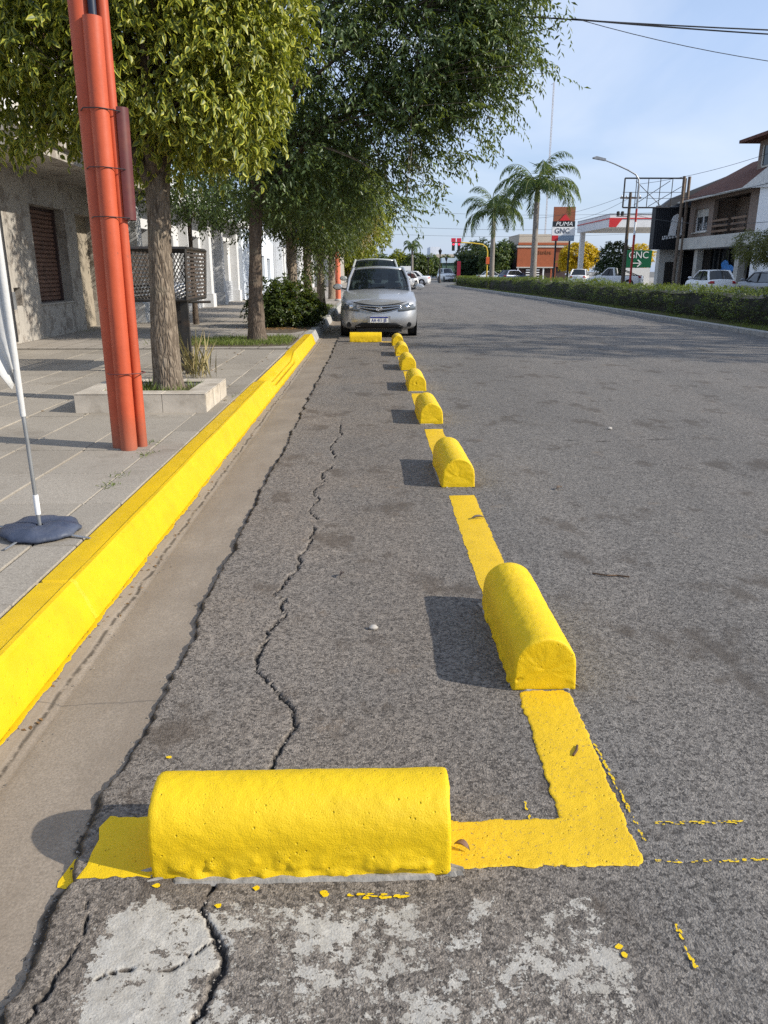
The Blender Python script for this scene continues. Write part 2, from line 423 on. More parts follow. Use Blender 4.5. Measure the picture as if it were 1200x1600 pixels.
def build_gutter():
    ys = [-25, -4, 0, .5]; y = .8
    while y < 45: ys.append(y); y += .016 * y
    ys += [50, 70, 120, 300]
    xs = np.concatenate([[-1.19, -1.17, -1.15, -1.13, -1.11, -1.095, -1.085, -1.075, -1.06, -1.03, -.98, -.92, -.86, -.83], np.arange(-.815, -.66, .006), [-.655]])
    X, Y = np.meshgrid(xs, np.array(ys))
    Z = np.interp(xs, [-1.19, -1.11, -1.085, -1.06, -.72, -.655], [-.024, -.03, -.038, -.035, -.020, -.03])[None, :] + 0 * Y
    Z = Z + .002 * vn(X * 8, Y * 3, 0, 2) + .004 * vn(X * 5, Y * 1.1, 0, 8) * (X < -1.05)
    n, k = X.shape; i = np.arange(n - 1)[:, None] * k + np.arange(k - 1)[None, :]
    F = np.stack([i, i + 1, i + k + 1, i + k], -1).reshape(-1, 4)
    ew = .016 + .011 * vn(Y * 5, X * 0, 0, 61) + .006 * vn(Y * 31, X * 0, 0, 62); rim = np.clip(np.exp(-((X - edge_x(Y)) / ew) ** 4) * (.95 + .3 * vn(X * 60, Y * 60, 0, 63)), 0, 1)
    tag(mesh('gutter', np.stack([X, Y, Z], -1).reshape(-1, 3), F, m_gutter(), smooth=True, attrs={'rim': rim.ravel()}), kind='structure')
build_gutter()

# ---- yellow paint
def m_yellow(name, col=(.73, .492, .004), rough=.52, pits=.5, scuff=.0, worn=None):
    t = NT(name); p = t.pos()
    a = t.noise(p, 7, 5, .6)
    c = t.mix(t.rng(a, .3, .7), tuple(x * .9 for x in col), tuple(min(1, x * 1.06) for x in col))
    pit = t.rng(t.voro(p, 46), .04, .17, 1, 0)
    pit = t.ma('MULTIPLY', pit, t.rng(t.noise(p, 13, 3), .50, .56))
    pit2 = t.ma('MULTIPLY', t.rng(t.voro(p, 120), .05, .2, 1, 0), t.rng(t.noise(p, 21, 3), .55, .6))
    pit = t.ma('MAXIMUM', pit, pit2)
    c = t.mix(t.ma('MULTIPLY', pit, pits), c, tuple(x * .45 for x in col))
    c = t.mix(t.rng(t.noise(p, 3.1, 6, .7), .55, .75, 0, .35), c, (.50, .31, .008))
    c = t.mix(t.rng(t.noise(p, 60, 5, .75), .66, .74, 0, scuff), c, (.30, .24, .12))
    if worn: c = t.mix(t.rng(t.noise(p, 120, 4, .7), worn, worn + .05), c, (.16, .13, .08))
    h = t.ma('ADD', t.ma('MULTIPLY', t.noise(p, 230, 4, .7), .55), t.ma('MULTIPLY', t.noise(p, 30, 4, .6), .55))
    h = t.ma('SUBTRACT', h, t.ma('MULTIPLY', pit, 1.6))
    return t.done(t.bsdf(c, rough, 0, .35, t.bump(h, .55, .008)))
M_YEL = m_yellow('yellow_paint', scuff=.35)
M_YKERB = m_yellow('kerb_yellow_paint', (.66, .43, .002), .5, .2, scuff=.2)
M_YLINE = m_yellow('line_yellow_paint', (.67, .43, .010), .6, .3, worn=.61)
M_CONC = plain('concrete', (.33, .32, .30), .9, var=.25, vs=9, bump=.5, bs=90)

M_MORT = plain('mortar', (.27, .255, .23), .95, var=.4, vs=30, bump=.7, bs=120)
# ---- kerb: separate stones, nose rounded, lowered for a driveway
def kerb_top(y): return float(np.interp(y, [9.2, 9.8, 12.2, 12.72], [.152, .05, .05, .152]))
def kerb_stone(y0, y1, mat, parent, step=.12):
    ys = np.concatenate([[y0, y0 + .012], np.arange(y0 + step, y1 - .02, step), [y1 - .012, y1]])
    V = []; n = None
    for i, y in enumerate(ys):
        h = kerb_top(y); e = .008 if i in (0, len(ys) - 1) else 0.
        lo = -.034
        hr = max(h, .128); prof = [(-1.412, lo), (-1.412, hr - .012), (-1.404, hr - .002), (-1.35, hr * .6 + h * .4), (-1.30, hr * .22 + h * .78 + .001), (-1.288, h + .001), (-1.280, h + .008), (-1.262, h + .006), (-1.250, h - .008), (-1.245, h - .030),
                (-1.222, h * .55), (-1.205, .03), (-1.188, -.008), (-1.183, lo)]
        for q, (x, z) in enumerate(prof):
            w = .0022 * float(vn(y * 3, q * .7, 0, 50)) + .0016 * float(vn(y * 11, q * 1.7, 0, 51))
            cx, cz = -1.30, h * .5
            V.append((x + w - e * np.sign(x - cx) * (1 if q else 0), y, z + (w if 0 < q < 12 else 0) - e * (1 if 0 < q < 12 else 0)))
        n = len(prof)
    F = []
    for i in range(len(ys) - 1):
        for q in range(n - 1): F.append((i * n + q, i * n + q + 1, (i + 1) * n + q + 1, (i + 1) * n + q))
    F += [tuple(range(n)), tuple((len(ys) - 1) * n + q for q in reversed(range(n)))]
    o = mesh('kerb_stone', V, F, mat, parent, smooth=True)
    try: o.data.set_sharp_from_angle(angle=R(28))
    except Exception: pass
    return o
kerb = empty('kerb', kind='structure')
for a, b, m in ((-6, 3.02, M_YKERB), (3.025, 9.27, M_YKERB), (9.275, 12.78, M_YKERB), (12.80, 16.45, M_YKERB), (16.46, 19.4, M_CONC), (19.41, 30, M_CONC), (30.01, 60, M_CONC)):
    kerb_stone(a, b, m, kerb, .12 if b < 20 else .6)

# yellow paint run over onto the gutter below the kerb, in ragged tongues
def ragged(name, x0, x1, y0, y1, zf, mat, parent=None, along='y', rag=.006, step=.009, cols=6, seed=0, fade=None):
    L0, L1 = (y0, y1) if along == 'y' else (x0, x1)
    n = max(4, int((L1 - L0) / step)); t = np.linspace(L0, L1, n)
    A, B = (x0, x1) if along == 'y' else (y0, y1)
    ra = lambda k: rag * (.9 * vn(t * 9, k, 0, seed) + .7 * vn(t * 38, k, 0, seed + 1) + .5 * vn(t * 110, k, 0, seed + 2))
    a = A + ra(.5); b = B + ra(7.5)
    u = np.linspace(0, 1, cols)[None, :]
    S = a[:, None] * (1 - u) + b[:, None] * u; T = np.broadcast_to(t[:, None], S.shape).copy()
    ends = rag * 1.3 * vn(S[0] * 30, 2., 0, seed + 5); T[0] += ends; T[-1] += rag * 1.3 * vn(S[-1] * 30, 5., 0, seed + 6)
    X, Y = (S, T) if along == 'y' else (T, S)
    Z = zf(X, Y); e = np.ones_like(Z); e[:, 0] = e[:, -1] = 0; e[0] = e[-1] = 0
    Z = Z + np.where(e > 0, .0035, .0012)
    k = cols; i = np.arange(n - 1)[:, None] * k + np.arange(k - 1)[None, :]
    F = np.stack([i, i + 1, i + k + 1, i + k], -1).reshape(-1, 4)
    if along != 'y': F = F[:, ::-1]
    return mesh(name, np.stack([X, Y, Z], -1).reshape(-1, 3), F, mat, parent, smooth=True)
ragged('paint_spill', -1.186, -1.168, -1, 16.4, lambda x, y: -.0225 + 0 * x, M_YKERB, kerb, rag=.009, step=.012, cols=3, seed=90)

# ---- pavement slabs
def m_slab():
    t = NT('paving_slab'); p = t.pos(); oi = t.n('ObjectInfo').outputs['Random']
    c = t.mix(oi, (.33, .312, .28), (.46, .438, .398))
    c = t.mix(t.rng(t.noise(p, 1.2, 5, .6), .35, .7, 0, .4), c, (.23, .215, .195))
    c = t.mix(t.rng(t.noise(p, 150, 4, .75), .38, .62, .7, 0), c, (.15, .14, .128))
    c = t.mix(t.rng(t.noise(p, 40, 5, .75), .52, .7, 0, .5), c, (.19, .175, .15))
    c = t.mix(t.rng(t.noise(p, 300, 2, .7), .62, .72, 0, .6), c, (.52, .51, .49))
    c = t.mix(t.rng(t.noise(p, 2.3, 7, .72), .54, .72, 0, .6), c, (.16, .14, .115))
    c = t.mix(1., c, (.96, .905, .825), 'MULTIPLY')
    return t.done(t.bsdf(c, .9, 0, .3, t.bump(t.noise(p, 170, 4, .7), .5, .003)))
M_SLAB = m_slab()
M_JOINT = plain('joint_dirt', (.12, .105, .085), 1., var=.35, vs=12, bump=.6, bs=60, dirt=(.05, .075, .02), dirts=2., dirta=.5)
def m_farpave():
    t = NT('far_paving'); p = t.pos()
    br = t.n('TexBrick'); t.put(br.inputs['Vector'], p)
    br.inputs['Scale'].default_value = 1.; br.inputs['Brick Width'].default_value = .49; br.inputs['Row Height'].default_value = .69
    br.inputs['Mortar Size'].default_value = .012; br.offset = 0
    br.inputs['Color1'].default_value = (.30, .27, .23, 1); br.inputs['Color2'].default_value = (.36, .325, .28, 1); br.inputs['Mortar'].default_value = (.14, .12, .1, 1)
    c = t.mix(t.rng(t.noise(p, 1.5, 5, .6), .4, .7, 0, .45), br.outputs[0], (.24, .205, .165))
    return t.done(t.bsdf(c, .9, 0, .3, t.bump(t.noise(p, 90, 3), .3, .003)))
pave = empty('pavement', kind='structure')
mb = MB(); mb.box(-30, -1.414, -8, 13.45, -.08, .134); mb.build('bedding', M_JOINT, pave)
mb = MB(); mb.box(-30, -1.414, 13.452, 420, -.08, .147); mb.build('far_paving', m_farpave(), pave)
SX_, SY_ = .49, .69
mb = MB(); mb.box(-SX_ / 2 + .004, SX_ / 2 - .004, -SY_ / 2 + .004, SY_ / 2 - .004, -.05, 0, .006)
slab_me = mb.build('slab', M_SLAB, pave).data
COL.objects.unlink(bpy.data.objects['slab']); bpy.data.objects.remove(bpy.data.objects['slab'])
mb = MB(); mb.box(-.108 + .003, .108 - .003, -SY_ / 2 + .004, SY_ / 2 - .004, -.05, 0, .006)
o_ = mb.build('slab', M_SLAB, pave); half_me = o_.data; bpy.data.objects.remove(o_)
for r_ in range(-1, 16):
    for c_ in range(-1, 11):
        me = slab_me if c_ >= 0 else half_me
        x = -1.63 - SX_ * (c_ + .5) if c_ >= 0 else -1.522
        y = 2.79 + SY_ * (r_ + .5)
        if y < 2.0 or y > 13.4 or x < -6.5: continue
        if x < -2.1 and y < 3.0: continue
        o = bpy.data.objects.new('slab', me); COL.objects.link(o); o.parent = pave
        o.location = (x + rnd.uniform(-.003, .003), y + rnd.uniform(-.003, .003), .15 + rnd.uniform(-.0035, .003))
        o.rotation_euler = (rnd.uniform(-.004, .004), rnd.uniform(-.005, .005), rnd.uniform(-.004, .004))

# ---- yellow lines on the asphalt
lines = empty('yellow_bay_line', label='yellow painted bay line on the asphalt running between the wheel stops', cat='road marking')
def lx(y): return .595 - (y - 1.5) * .0066
def seg(y0, y1, seed, w=.168):
    xm = lx((y0 + y1) / 2); o = ragged('line_segment', xm - w / 2, xm + w / 2, y0, y1, road_h, M_YLINE, lines, seed=seed, rag=.0075 if y0 < 3 else .006)
    return o
def corner_line():
    """the painted corner as one sheet: a fine grid trimmed to a ragged, rounded L"""
    st = .0055; xs = np.arange(.15, .73, st); yv = np.arange(1.50, 2.42, st); X, Y = np.meshgrid(xs, yv)
    def rbox(x, y, cx, cy, hx, hy, r):
        qx, qy = np.abs(x - cx) - hx + r, np.abs(y - cy) - hy + r
        return np.hypot(np.maximum(qx, 0), np.maximum(qy, 0)) + np.minimum(np.maximum(qx, qy), 0) - r
    def sd(x, y):
        xm = .582 + (y - 1.54) * .010
        d = np.minimum(rbox(x, y, xm, 1.95, .0865, .412, .022), rbox(x, y, .40, 1.622, .255, .084, .014))
        return d + .0045 * vn(x * 16, y * 16, 0, 301) + .0040 * vn(x * 45, y * 45, 0, 302) + .0030 * vn(x * 120, y * 120, 0, 303)
    D = sd(X, Y); inside = D < 0; n, k = X.shape
    cell = inside[:-1, :-1] | inside[1:, :-1] | inside[:-1, 1:] | inside[1:, 1:]
    need = np.zeros_like(inside); need[:-1, :-1] |= cell; need[1:, :-1] |= cell; need[:-1, 1:] |= cell; need[1:, 1:] |= cell
    mv = need & ~inside; h = 5e-4
    gx = (sd(X + h, Y) - D) / h; gy = (sd(X, Y + h) - D) / h; gl = np.maximum(np.hypot(gx, gy), .4)
    stp = np.clip(D / gl, 0, st * .95)
    Xn = np.where(mv, X - gx / gl * stp, X); Yn = np.where(mv, Y - gy / gl * stp, Y)
    Z = road_h(Xn, Yn) + np.where(mv, .0012, .0036) + .0006 * vn(Xn * 90, Yn * 90, 0, 305)
    idx = -np.ones(n * k, int); idx[need.ravel()] = np.arange(need.sum())
    i, j = np.nonzero(cell); a = i * k + j
    F = idx[np.stack([a, a + 1, a + k + 1, a + k], -1)]
    mesh('line_corner', np.stack([Xn, Yn, Z], -1).reshape(-1, 3)[need.ravel()], F, M_YLINE, lines, smooth=True)
corner_line()
for k_, (a, b) in enumerate(((3.10, 4.82), (5.72, 7.02), (7.98, 9.2), (10.08, 11.35), (12.2, 13.3), (14.15, 15.2))):
    seg(a, b, 120 + k_ * 7)
ragged('line_segment', .2, .48, 16.22, 16.36, road_h, M_YLINE, lines, along='x', seed=170)
ragged('line_segment', -.715, -.535, 1.515, 1.735, road_h, M_YEL, lines, along='x', seed=180, rag=.009)
ragged('line_segment', -.762, -.722, 1.508, 1.61, lambda x, y: -.0225 + 0 * x, M_YEL, lines, along='x', seed=190, rag=.010)
# thin stray brush lines and drips
sp = MB()
def dab(x, y, rx, ry):
    n = 9; a = rnd.random() * 6
    V = [(x + rx * math.cos(a + j * 6.283 / n) * rnd.uniform(.6, 1.15), y + ry * math.sin(a + j * 6.283 / n) * rnd.uniform(.6, 1.15), float(road_h(x, y)) + .0035) for j in range(n)]
    sp.add(V, [tuple(range(n))])
for k_ in range(46): t_ = rnd.random(); dab(.735 + t_ * .24 + rnd.uniform(-.002, .002), 1.685 + rnd.uniform(-.006, .006), rnd.uniform(.002, .009), rnd.uniform(.001, .003))
for k_ in range(40): t_ = rnd.random(); dab(.69 + t_ * .42, 1.548 + rnd.uniform(-.005, .005), rnd.uniform(.002, .009), rnd.uniform(.001, .0035))
for k_ in range(70): t_ = rnd.random(); dab(.695 - .012 * t_ + rnd.uniform(-.004, .004), 1.62 + t_ * .42, rnd.uniform(.0015, .004), rnd.uniform(.002, .010))
for k_ in range(16): t_ = rnd.random(); dab(.675 + rnd.uniform(-.004, .004), 1.24 + t_ * .13, rnd.uniform(.0015, .004), rnd.uniform(.003, .009))
for k_ in range(12): t_ = rnd.random(); dab(.415 + rnd.uniform(-.003, .003), 1.71 + t_ * .07, rnd.uniform(.0015, .003), rnd.uniform(.003, .006))
for k_ in range(26): dab(-.06 + rnd.random() * .14, 1.452 + rnd.uniform(-.008, .008), rnd.uniform(.003, .012), rnd.uniform(.002, .005))
for (x, y) in ((-.12, 1.462), (-.115, 1.455), (-.36, 1.425), (-.52, 1.485), (-.28, 1.478), (.53, 1.30), (.535, 1.28), (-.62, 2.0)): dab(x, y, .010, .008)
sp.build('paint_drip', M_YEL, lines)['kind'] = 'stuff'

# ---- half-round concrete wheel stops painted yellow
def wheel_stop(name, loc, rz, L, label, res=1, seed=0, mortar=True):
    root = empty(name, loc, rz, label, 'wheel stop', 'yellow half-round wheel stops round the parking bay')
    NP = 26 * res; NL = 34 * res
    W2, H1, RR = .112, .095, .105
    prof = []
    per = 2 * H1 + math.pi * RR
    for i in range(NP + 1):
        s = per * i / NP
        if s < H1: prof.append((-W2 + .004 * s / H1, s))
        elif s < H1 + math.pi * RR:
            a = math.pi - (s - H1) / RR; prof.append((RR * math.cos(a) * 1.02, H1 + RR * math.sin(a)))
        else: prof.append((W2 - .004 * (per - s) / H1, per - s))
    prof = np.array(prof); m = len(prof)
    st = [(-L / 2, .0), (-L / 2, .2), (-L / 2, .4), (-L / 2, .55), (-L / 2, .7), (-L / 2, .82), (-L / 2, .90), (-L / 2 + .0005, .955), (-L / 2 + .004, .988)]
    body = [(-L / 2 + .012 + (L - .024) * i / NL, 1.) for i in range(NL + 1)]
    st = st + body + [(-y, k) for (y, k) in reversed(st)]
    V = []
    cz = .08
    for (y, k) in st:
        x = prof[:, 0] * k; z = np.where(prof[:, 1] < .002, prof[:, 1], cz + (prof[:, 1] - cz) * k) if k < 1 else prof[:, 1]
        if k < 1: z = cz + (prof[:, 1] - cz) * k
        V.append(np.stack([x, np.full(m, y), z], -1))
    V = np.array(V)
    if True:
        sx, sy, sz = V[..., 0] + seed * 3.1, V[..., 1], V[..., 2]
        d = .0015 * vn(sx * 9, sy * 9, sz * 9, seed) + .0009 * vn(sx * 30, sy * 30, sz * 30, seed + 1) + .0010 * vn(sx * 90, sy * 90, sz * 90, seed + 2)
        chip = vn(sx * 22, sy * 22, sz * 22, seed + 3); d = d - .012 * np.clip(chip - .78, 0, 1) * 4
        low = np.clip((.075 - sz) / .05, 0, 1) * np.clip((L / 2 - .02 - np.abs(sy)) / .03, 0, 1) * (1. if abs(rz) > 1 else .55)   # thick paint and mortar ridges low down
        d = d + low * (.013 * np.clip(vn(sx * 20, sy * 24, sz * 26, seed + 4) + .15, 0, 1) + .011 * np.clip(vn(sx * 50, sy * 55, sz * 60, seed + 5), 0, 1))
        cx = V[..., 0]; czz = V[..., 2] - .07; l = np.sqrt(cx ** 2 + czz ** 2) + 1e-5
        endw = np.clip((np.abs(sy) - (L / 2 - .010)) / .010, 0, 1)
        V[..., 0] += d * cx / l * (1 - endw); V[..., 2] += d * czz / l * (1 - endw)
        V[..., 1] += endw * np.sign(sy) * (d * 1.6)
    nr = len(st); i = np.arange(nr - 1)[:, None] * m + np.arange(m - 1)[None, :]
    F = np.stack([i, i + m, i + m + 1, i + 1], -1).reshape(-1, 4)
    jn = np.arange(nr - 1) * m; Fb = np.stack([jn + m - 1, jn + 2 * m - 1, jn + m, jn], -1)
    mesh('body', V.reshape(-1, 3), np.vstack([F, Fb]), M_YEL, root, smooth=True)
    if mortar:                                                       # rough mortar bed showing as a pale line
        n = 72; Vm = []; e = .007
        for q in range(n):
            a = 2 * math.pi * q / n; c, s_ = math.cos(a), math.sin(a)
            sx = np.sign(c) * abs(c) ** .25; sy = np.sign(s_) * abs(s_) ** .12
            rg = 1 + (.11 * float(vn(q * .9, seed, 0, 77)) + .03 * float(vn(q * .33, seed, 0, 78))) * (.35 if abs(sx) < .7 else 1)
            Vm.append((sx * (W2 + e) * rg, sy * (L / 2 + e * .8) * rg, -.004)); 
        for q in range(n):
            x, y, z = Vm[q]; Vm.append((x * .95, y * .985, .007))
        Fm = [(q, (q + 1) % n, n + (q + 1) % n, n + q) for q in range(n)] + [tuple(range(n, 2 * n))]
        mesh('mortar_bed', Vm, Fm, M_MORT, root)
    return root
wheel_stop('wheel_stop', (-.178, 1.625, .0), R(90.5), .725, 'yellow concrete wheel stop lying crosswise nearest the camera', 3, 1)
names_ = ['first lengthwise yellow wheel stop, its round end beside the painted line corner',
          'second lengthwise yellow wheel stop from the camera', 'third lengthwise yellow wheel stop from the camera',
          'fourth lengthwise yellow wheel stop from the camera', 'fifth lengthwise yellow wheel stop from the camera',
          'sixth lengthwise yellow wheel stop, second nearest the silver car', 'seventh lengthwise yellow wheel stop, nearest the silver car']
for k_, yf in enumerate((2.37, 5.01, 7.27, 9.37, 11.46, 13.43, 15.33)):
    wheel_stop('wheel_stop', (lx(yf) + .003, yf + .365, 0), R(.35 + rnd.uniform(-.6, .6)), .73, names_[k_], 3 if k_ == 0 else 2 if k_ < 3 else 1, 10 + k_ * 7)
wheel_stop('wheel_stop', (-.135, 16.30, 0), R(90), .66, 'far yellow wheel stop lying crosswise in front of the silver car', 1, 99)
# ------------------------------------------------------------------ trees
def m_bark(name, a, b, sc=9., st=.8):
    t = NT(name); p = t.obj(); q = t.scale(p, (1, 1, .28))
    n1 = t.noise(q, sc * 3, 6, .65, .6); n2 = t.voro(t.mix(.06, q, t.n('TexNoise').outputs['Color'], 'ADD'), sc * 3.6, 'DISTANCE_TO_EDGE'); n3 = t.noise(p, 2.2, 4)
    c = t.mix(t.rng(n1, .3, .7), a, b)
    c = t.mix(t.rng(t.ma('ADD', n2, t.ma('MULTIPLY', t.noise(q, sc * 5, 4, .7), .18)), .06, .20, .6, 0), c, tuple(x * .45 for x in a))
    c = t.mix(t.rng(n3, .55, .72, 0, .4), c, (.20, .20, .15))
    h = t.ma('ADD', t.ma('MULTIPLY', n1, .6), t.ma('MINIMUM', t.ma('MULTIPLY', n2, 1.6), .5))
    return t.done(t.bsdf(c, .95, 0, .2, t.bump(h, st, .02)))
M_BARK = m_bark('bark_grey_brown', (.075, .055, .04), (.31, .255, .195), 9., 1.)
M_BARKD = m_bark('bark_dark', (.075, .055, .042), (.19, .15, .115))
M_BARKP = m_bark('bark_peeling', (.16, .12, .085), (.36, .30, .23), 6.)

def trunk_part(name, pts, rad, mat, parent, n=18, seed=0, rough=.02):
    """bark-covered stem with flutes, knots and a flared foot"""
    P = np.array(pts, float); k = len(P)
    tt = np.linspace(0, k - 1, (k - 1) * 8 + 1)
    def cr(a):
        out = np.zeros_like(tt)
        for j, t_ in enumerate(tt):
            i = min(int(t_), k - 2); f = t_ - i
            p0, p1, p2, p3 = a[max(i - 1, 0)], a[i], a[i + 1], a[min(i + 2, k - 1)]
            out[j] = .5 * (2 * p1 + (p2 - p0) * f + (2 * p0 - 5 * p1 + 4 * p2 - p3) * f * f + (3 * p1 - p0 - 3 * p2 + p3) * f ** 3)
        return out
    C = np.stack([cr(P[:, i]) for i in range(3)], -1); r = np.interp(tt, np.arange(k), rad)
    a = np.linspace(0, 2 * np.pi, n, endpoint=False)
    ca, sa = np.cos(a)[None, :], np.sin(a)[None, :]
    zz = C[:, 2][:, None]
    d = 1 + rough * 3 * vn(ca * 1.6 + seed, sa * 1.6, zz * 1.4, seed) + rough * 2 * vn(ca * 4, sa * 4, zz * 5 + seed, seed + 1)
    X = C[:, 0][:, None] + r[:, None] * ca * d; Y = C[:, 1][:, None] + r[:, None] * sa * d; Z = zz + 0 * ca
    m = len(tt); i = np.arange(m - 1)[:, None] * n + np.arange(n)[None, :]; j = np.arange(m - 1)[:, None] * n + (np.arange(n)[None, :] + 1) % n
    F = np.stack([i, j, j + n, i + n], -1).reshape(-1, 4)
    return mesh(name, np.stack([X, Y, Z], -1).reshape(-1, 3), F, mat, parent, smooth=True, W=True)

def unit(a): return a / (np.linalg.norm(a, axis=-1, keepdims=True) + 1e-9)
def leaf_verts(P, D, N, L, W, simple=False, fold=.25, droop=.15):
    """P base, D direction, N normal (n,3); returns V, F, edge attribute, leaf index"""
    n = len(P); D = unit(D); S = unit(np.cross(D, N)); N = unit(np.cross(S, D))
    L = np.broadcast_to(np.asarray(L, float), (n,))[:, None]; W = np.broadcast_to(np.asarray(W, float), (n,))[:, None]
    if simple:
        md = P + D * L * .45 + N * (W * fold - L * droop * .28)
        V = np.stack([P, md + S * W * .5, P + D * L - N * L * droop, md - S * W * .5], 1)
        b = np.arange(n)[:, None] * 4; F = np.vstack([b + [0, 1, 2], b + [0, 2, 3]])
        e = np.tile([0, 1, 0, 1], n); k = 4
    else:
        V = np.stack([P, P + D * L * .3 + S * W * .46 + N * W * fold, P + D * L * .68 + S * W * .40 + N * (W * fold - L * droop * .4), P + D * L - N * L * droop,
                      P + D * L * .68 - S * W * .40 + N * (W * fold - L * droop * .4), P + D * L * .3 - S * W * .46 + N * W * fold, P + D * L * .5 - N * L * droop * .2], 1)
        b = np.arange(n)[:, None] * 7
        F = np.vstack([b + q for q in ([0, 1, 6], [1, 2, 6], [2, 3, 6], [3, 4, 6], [4, 5, 6], [5, 0, 6])])
        e = np.tile([.3, 1, 1, .8, 1, 1, 0], n); k = 7
    return V.reshape(-1, 3), F, e, np.repeat(np.arange(n), k)
def crown_points(blobs, n, g, shell=.55):
    """points through the volume of a set of ellipsoids, denser towards their skins; returns points and outward directions"""
    vol = np.array([b[1][0] * b[1][1] * b[1][2] for b in blobs]) ** .8; vol /= vol.sum()
    P = []; O = []
    for b, c in zip(blobs, g.multinomial(n, vol)):
        d = unit(g.normal(size=(c, 3))); r = g.random(c) ** (1 / 3.) * (1 - shell) + shell * (1 - .35 * g.random(c) ** 2)
        r = r * (1 + .22 * vn(d[:, 0] * 2.2, d[:, 1] * 2.2, d[:, 2] * 2.2 + b[0][0], 3))
        P.append(np.array(b[0]) + d * r[:, None] * np.array(b[1])); O.append(d)
    return np.vstack(P), np.vstack(O)
def foliage(name, P, O, per, L, W, mat, parent, g, twig=.22, droop=.5, pend=0., simple=True, flat=.0, leafdroop=.15):
    """a twig at every point, leaves set along it on both sides"""
    n = len(P)
    T = unit(O * .8 + g.normal(size=(n, 3)) * .55 + np.array([0, 0, -droop]))
    if flat: T[:, 2] *= (1 - flat); T = unit(T)
    s = (np.arange(per) + .5) / per
    tl = twig * (.6 + .8 * g.random(n))
    B = P[:, None, :] + T[:, None, :] * (s[None, :, None] - .3) * tl[:, None, None]
    B[..., 2] -= (s[None, :] ** 2) * tl[:, None] * .35
    B = B.reshape(-1, 3); m = len(B)
    TT = np.repeat(T, per, 0)
    sd = unit(np.cross(TT, np.array([0, 0, 1.]) + g.normal(size=(m, 3)) * .3)) * np.where(np.arange(m) % 2, 1, -1)[:, None]
    D = unit(TT * .7 + sd * .9 + g.normal(size=(m, 3)) * .35 + np.array([0, 0, -pend]))
    N = unit(np.array([0, 0, 1.]) + g.normal(size=(m, 3)) * .55 + np.repeat(O, per, 0) * .5)
    l = L * (.65 + .6 * g.random(m)); w = W * (.7 + .5 * g.random(m))
    V, F, e, idx = leaf_verts(B, D, N, l, w, simple, droop=leafdroop)
    clump = np.repeat(g.random(n), per) * .45 + g.random(m) * .55
    return mesh(name, V, F, mat, parent, W=True, attrs={'rnd': clump[idx], 'edge': e})
def limbs(name, base, targets, r0, mat, parent, g, taper=.25):
    mb = MB()
    for k, t in enumerate(targets):
        b = np.array(base[k % len(base)] if isinstance(base, list) else base, float); t = np.array(t, float)
        mid = b * .5 + t * .5 + np.array([g.normal() * .12, g.normal() * .12, .18 * np.linalg.norm(t - b) * .4])
        q = [b * (1 - f) ** 2 + 2 * mid * f * (1 - f) + t * f * f for f in np.linspace(0, 1, 6)]
        r = r0 * (.5 + .5 * g.random()); mb.tube(q, [r * (1 - f * (1 - taper)) for f in np.linspace(0, 1, 6)], 6)
    return mb.build(name, mat, parent, smooth=True, W=True)

M_LEAF1 = leafmat('leaf_variegated', (.035, .062, .012), (.11, .155, .024), (.60, .57, .06), .26, .46)
M_LEAF2 = leafmat('leaf_dark_green', (.036, .066, .020), (.125, .175, .055), None, .28, .40)
M_LEAF3 = leafmat('leaf_mid_green', (.024, .042, .011), (.072, .105, .024), None, .32, .45, (.34, .22, .03))
M_LEAFY = leafmat('leaf_yellow_green', (.12, .16, .015), (.30, .30, .025), None, .38, .45)
M_LEAFG = leafmat('leaf_golden', (.55, .36, .01), (.85, .58, .015), None, .4, .5)
M_LEAFD = leafmat('leaf_deep_green', (.012, .028, .012), (.04, .07, .024), None, .2, .5)
M_GRASS = leafmat('grass_blade', (.06, .10, .018), (.20, .25, .05), None, .3, .6)

# tree 1: round clipped crown of variegated leaves in a stone planter
g1 = np.random.default_rng(11)
t1 = empty('street_tree', (-2.027, 7.70, .15), 0, 'street tree with round yellow-green variegated crown growing from the stone planter', 'tree')
trunk_part('trunk', [(-2.027, 7.699, 0.25), (-2.028, 7.699, 0.471), (-2.022, 7.699, 0.958), (-2.009, 7.708, 1.488), (-1.991, 7.717, 1.975), (-1.978, 7.726, 2.329)], [.162, .136, .119, .108, .105, .113], M_BARK, t1, 26, 3, .035)
for k_, (q, r) in enumerate((([(-2, 7.699, 2.152), (-2.142, 7.664, 2.462), (-2.319, 7.611, 2.905), (-2.478, 7.611, 3.524)], [.085, .075, .06, .03]),
                             ([(-1.965, 7.717, 2.196), (-1.903, 7.735, 2.506), (-1.788, 7.788, 2.993), (-1.681, 7.832, 3.612)], [.10, .085, .065, .03]),
                             ([(-1.965, 7.753, 2.241), (-1.814, 7.965, 2.639), (-1.593, 8.231, 3.17)], [.07, .055, .03]),
                             ([(-1.991, 7.664, 2.241), (-1.947, 7.434, 2.639), (-1.859, 7.168, 3.17)], [.07, .055, .03]))):
    trunk_part('limb', q, r, M_BARKD, t1, 12, 5 + k_)
bl1 = [((-1.991, 7.788, 3.391), (1.328, 1.283, 1.133)), ((-1.549, 7.346, 3.126), (0.885, 0.796, 0.814)), ((-1.195, 7.699, 3.701), (0.708, 0.974, 1.018)), ((-2.744, 7.699, 3.17), (0.841, 0.885, 0.708)),
       ((-1.77, 7.168, 3.878), (0.974, 0.708, 0.885)), ((-3.009, 7.434, 3.789), (0.796, 0.885, 0.841)), ((-1.257, 7.522, 2.657), (0.425, 0.443, 0.407)), ((-3.319, 7.611, 2.772), (0.443, 0.443, 0.372))]
P_, O_ = crown_points(bl1, 4300, g1, .70)
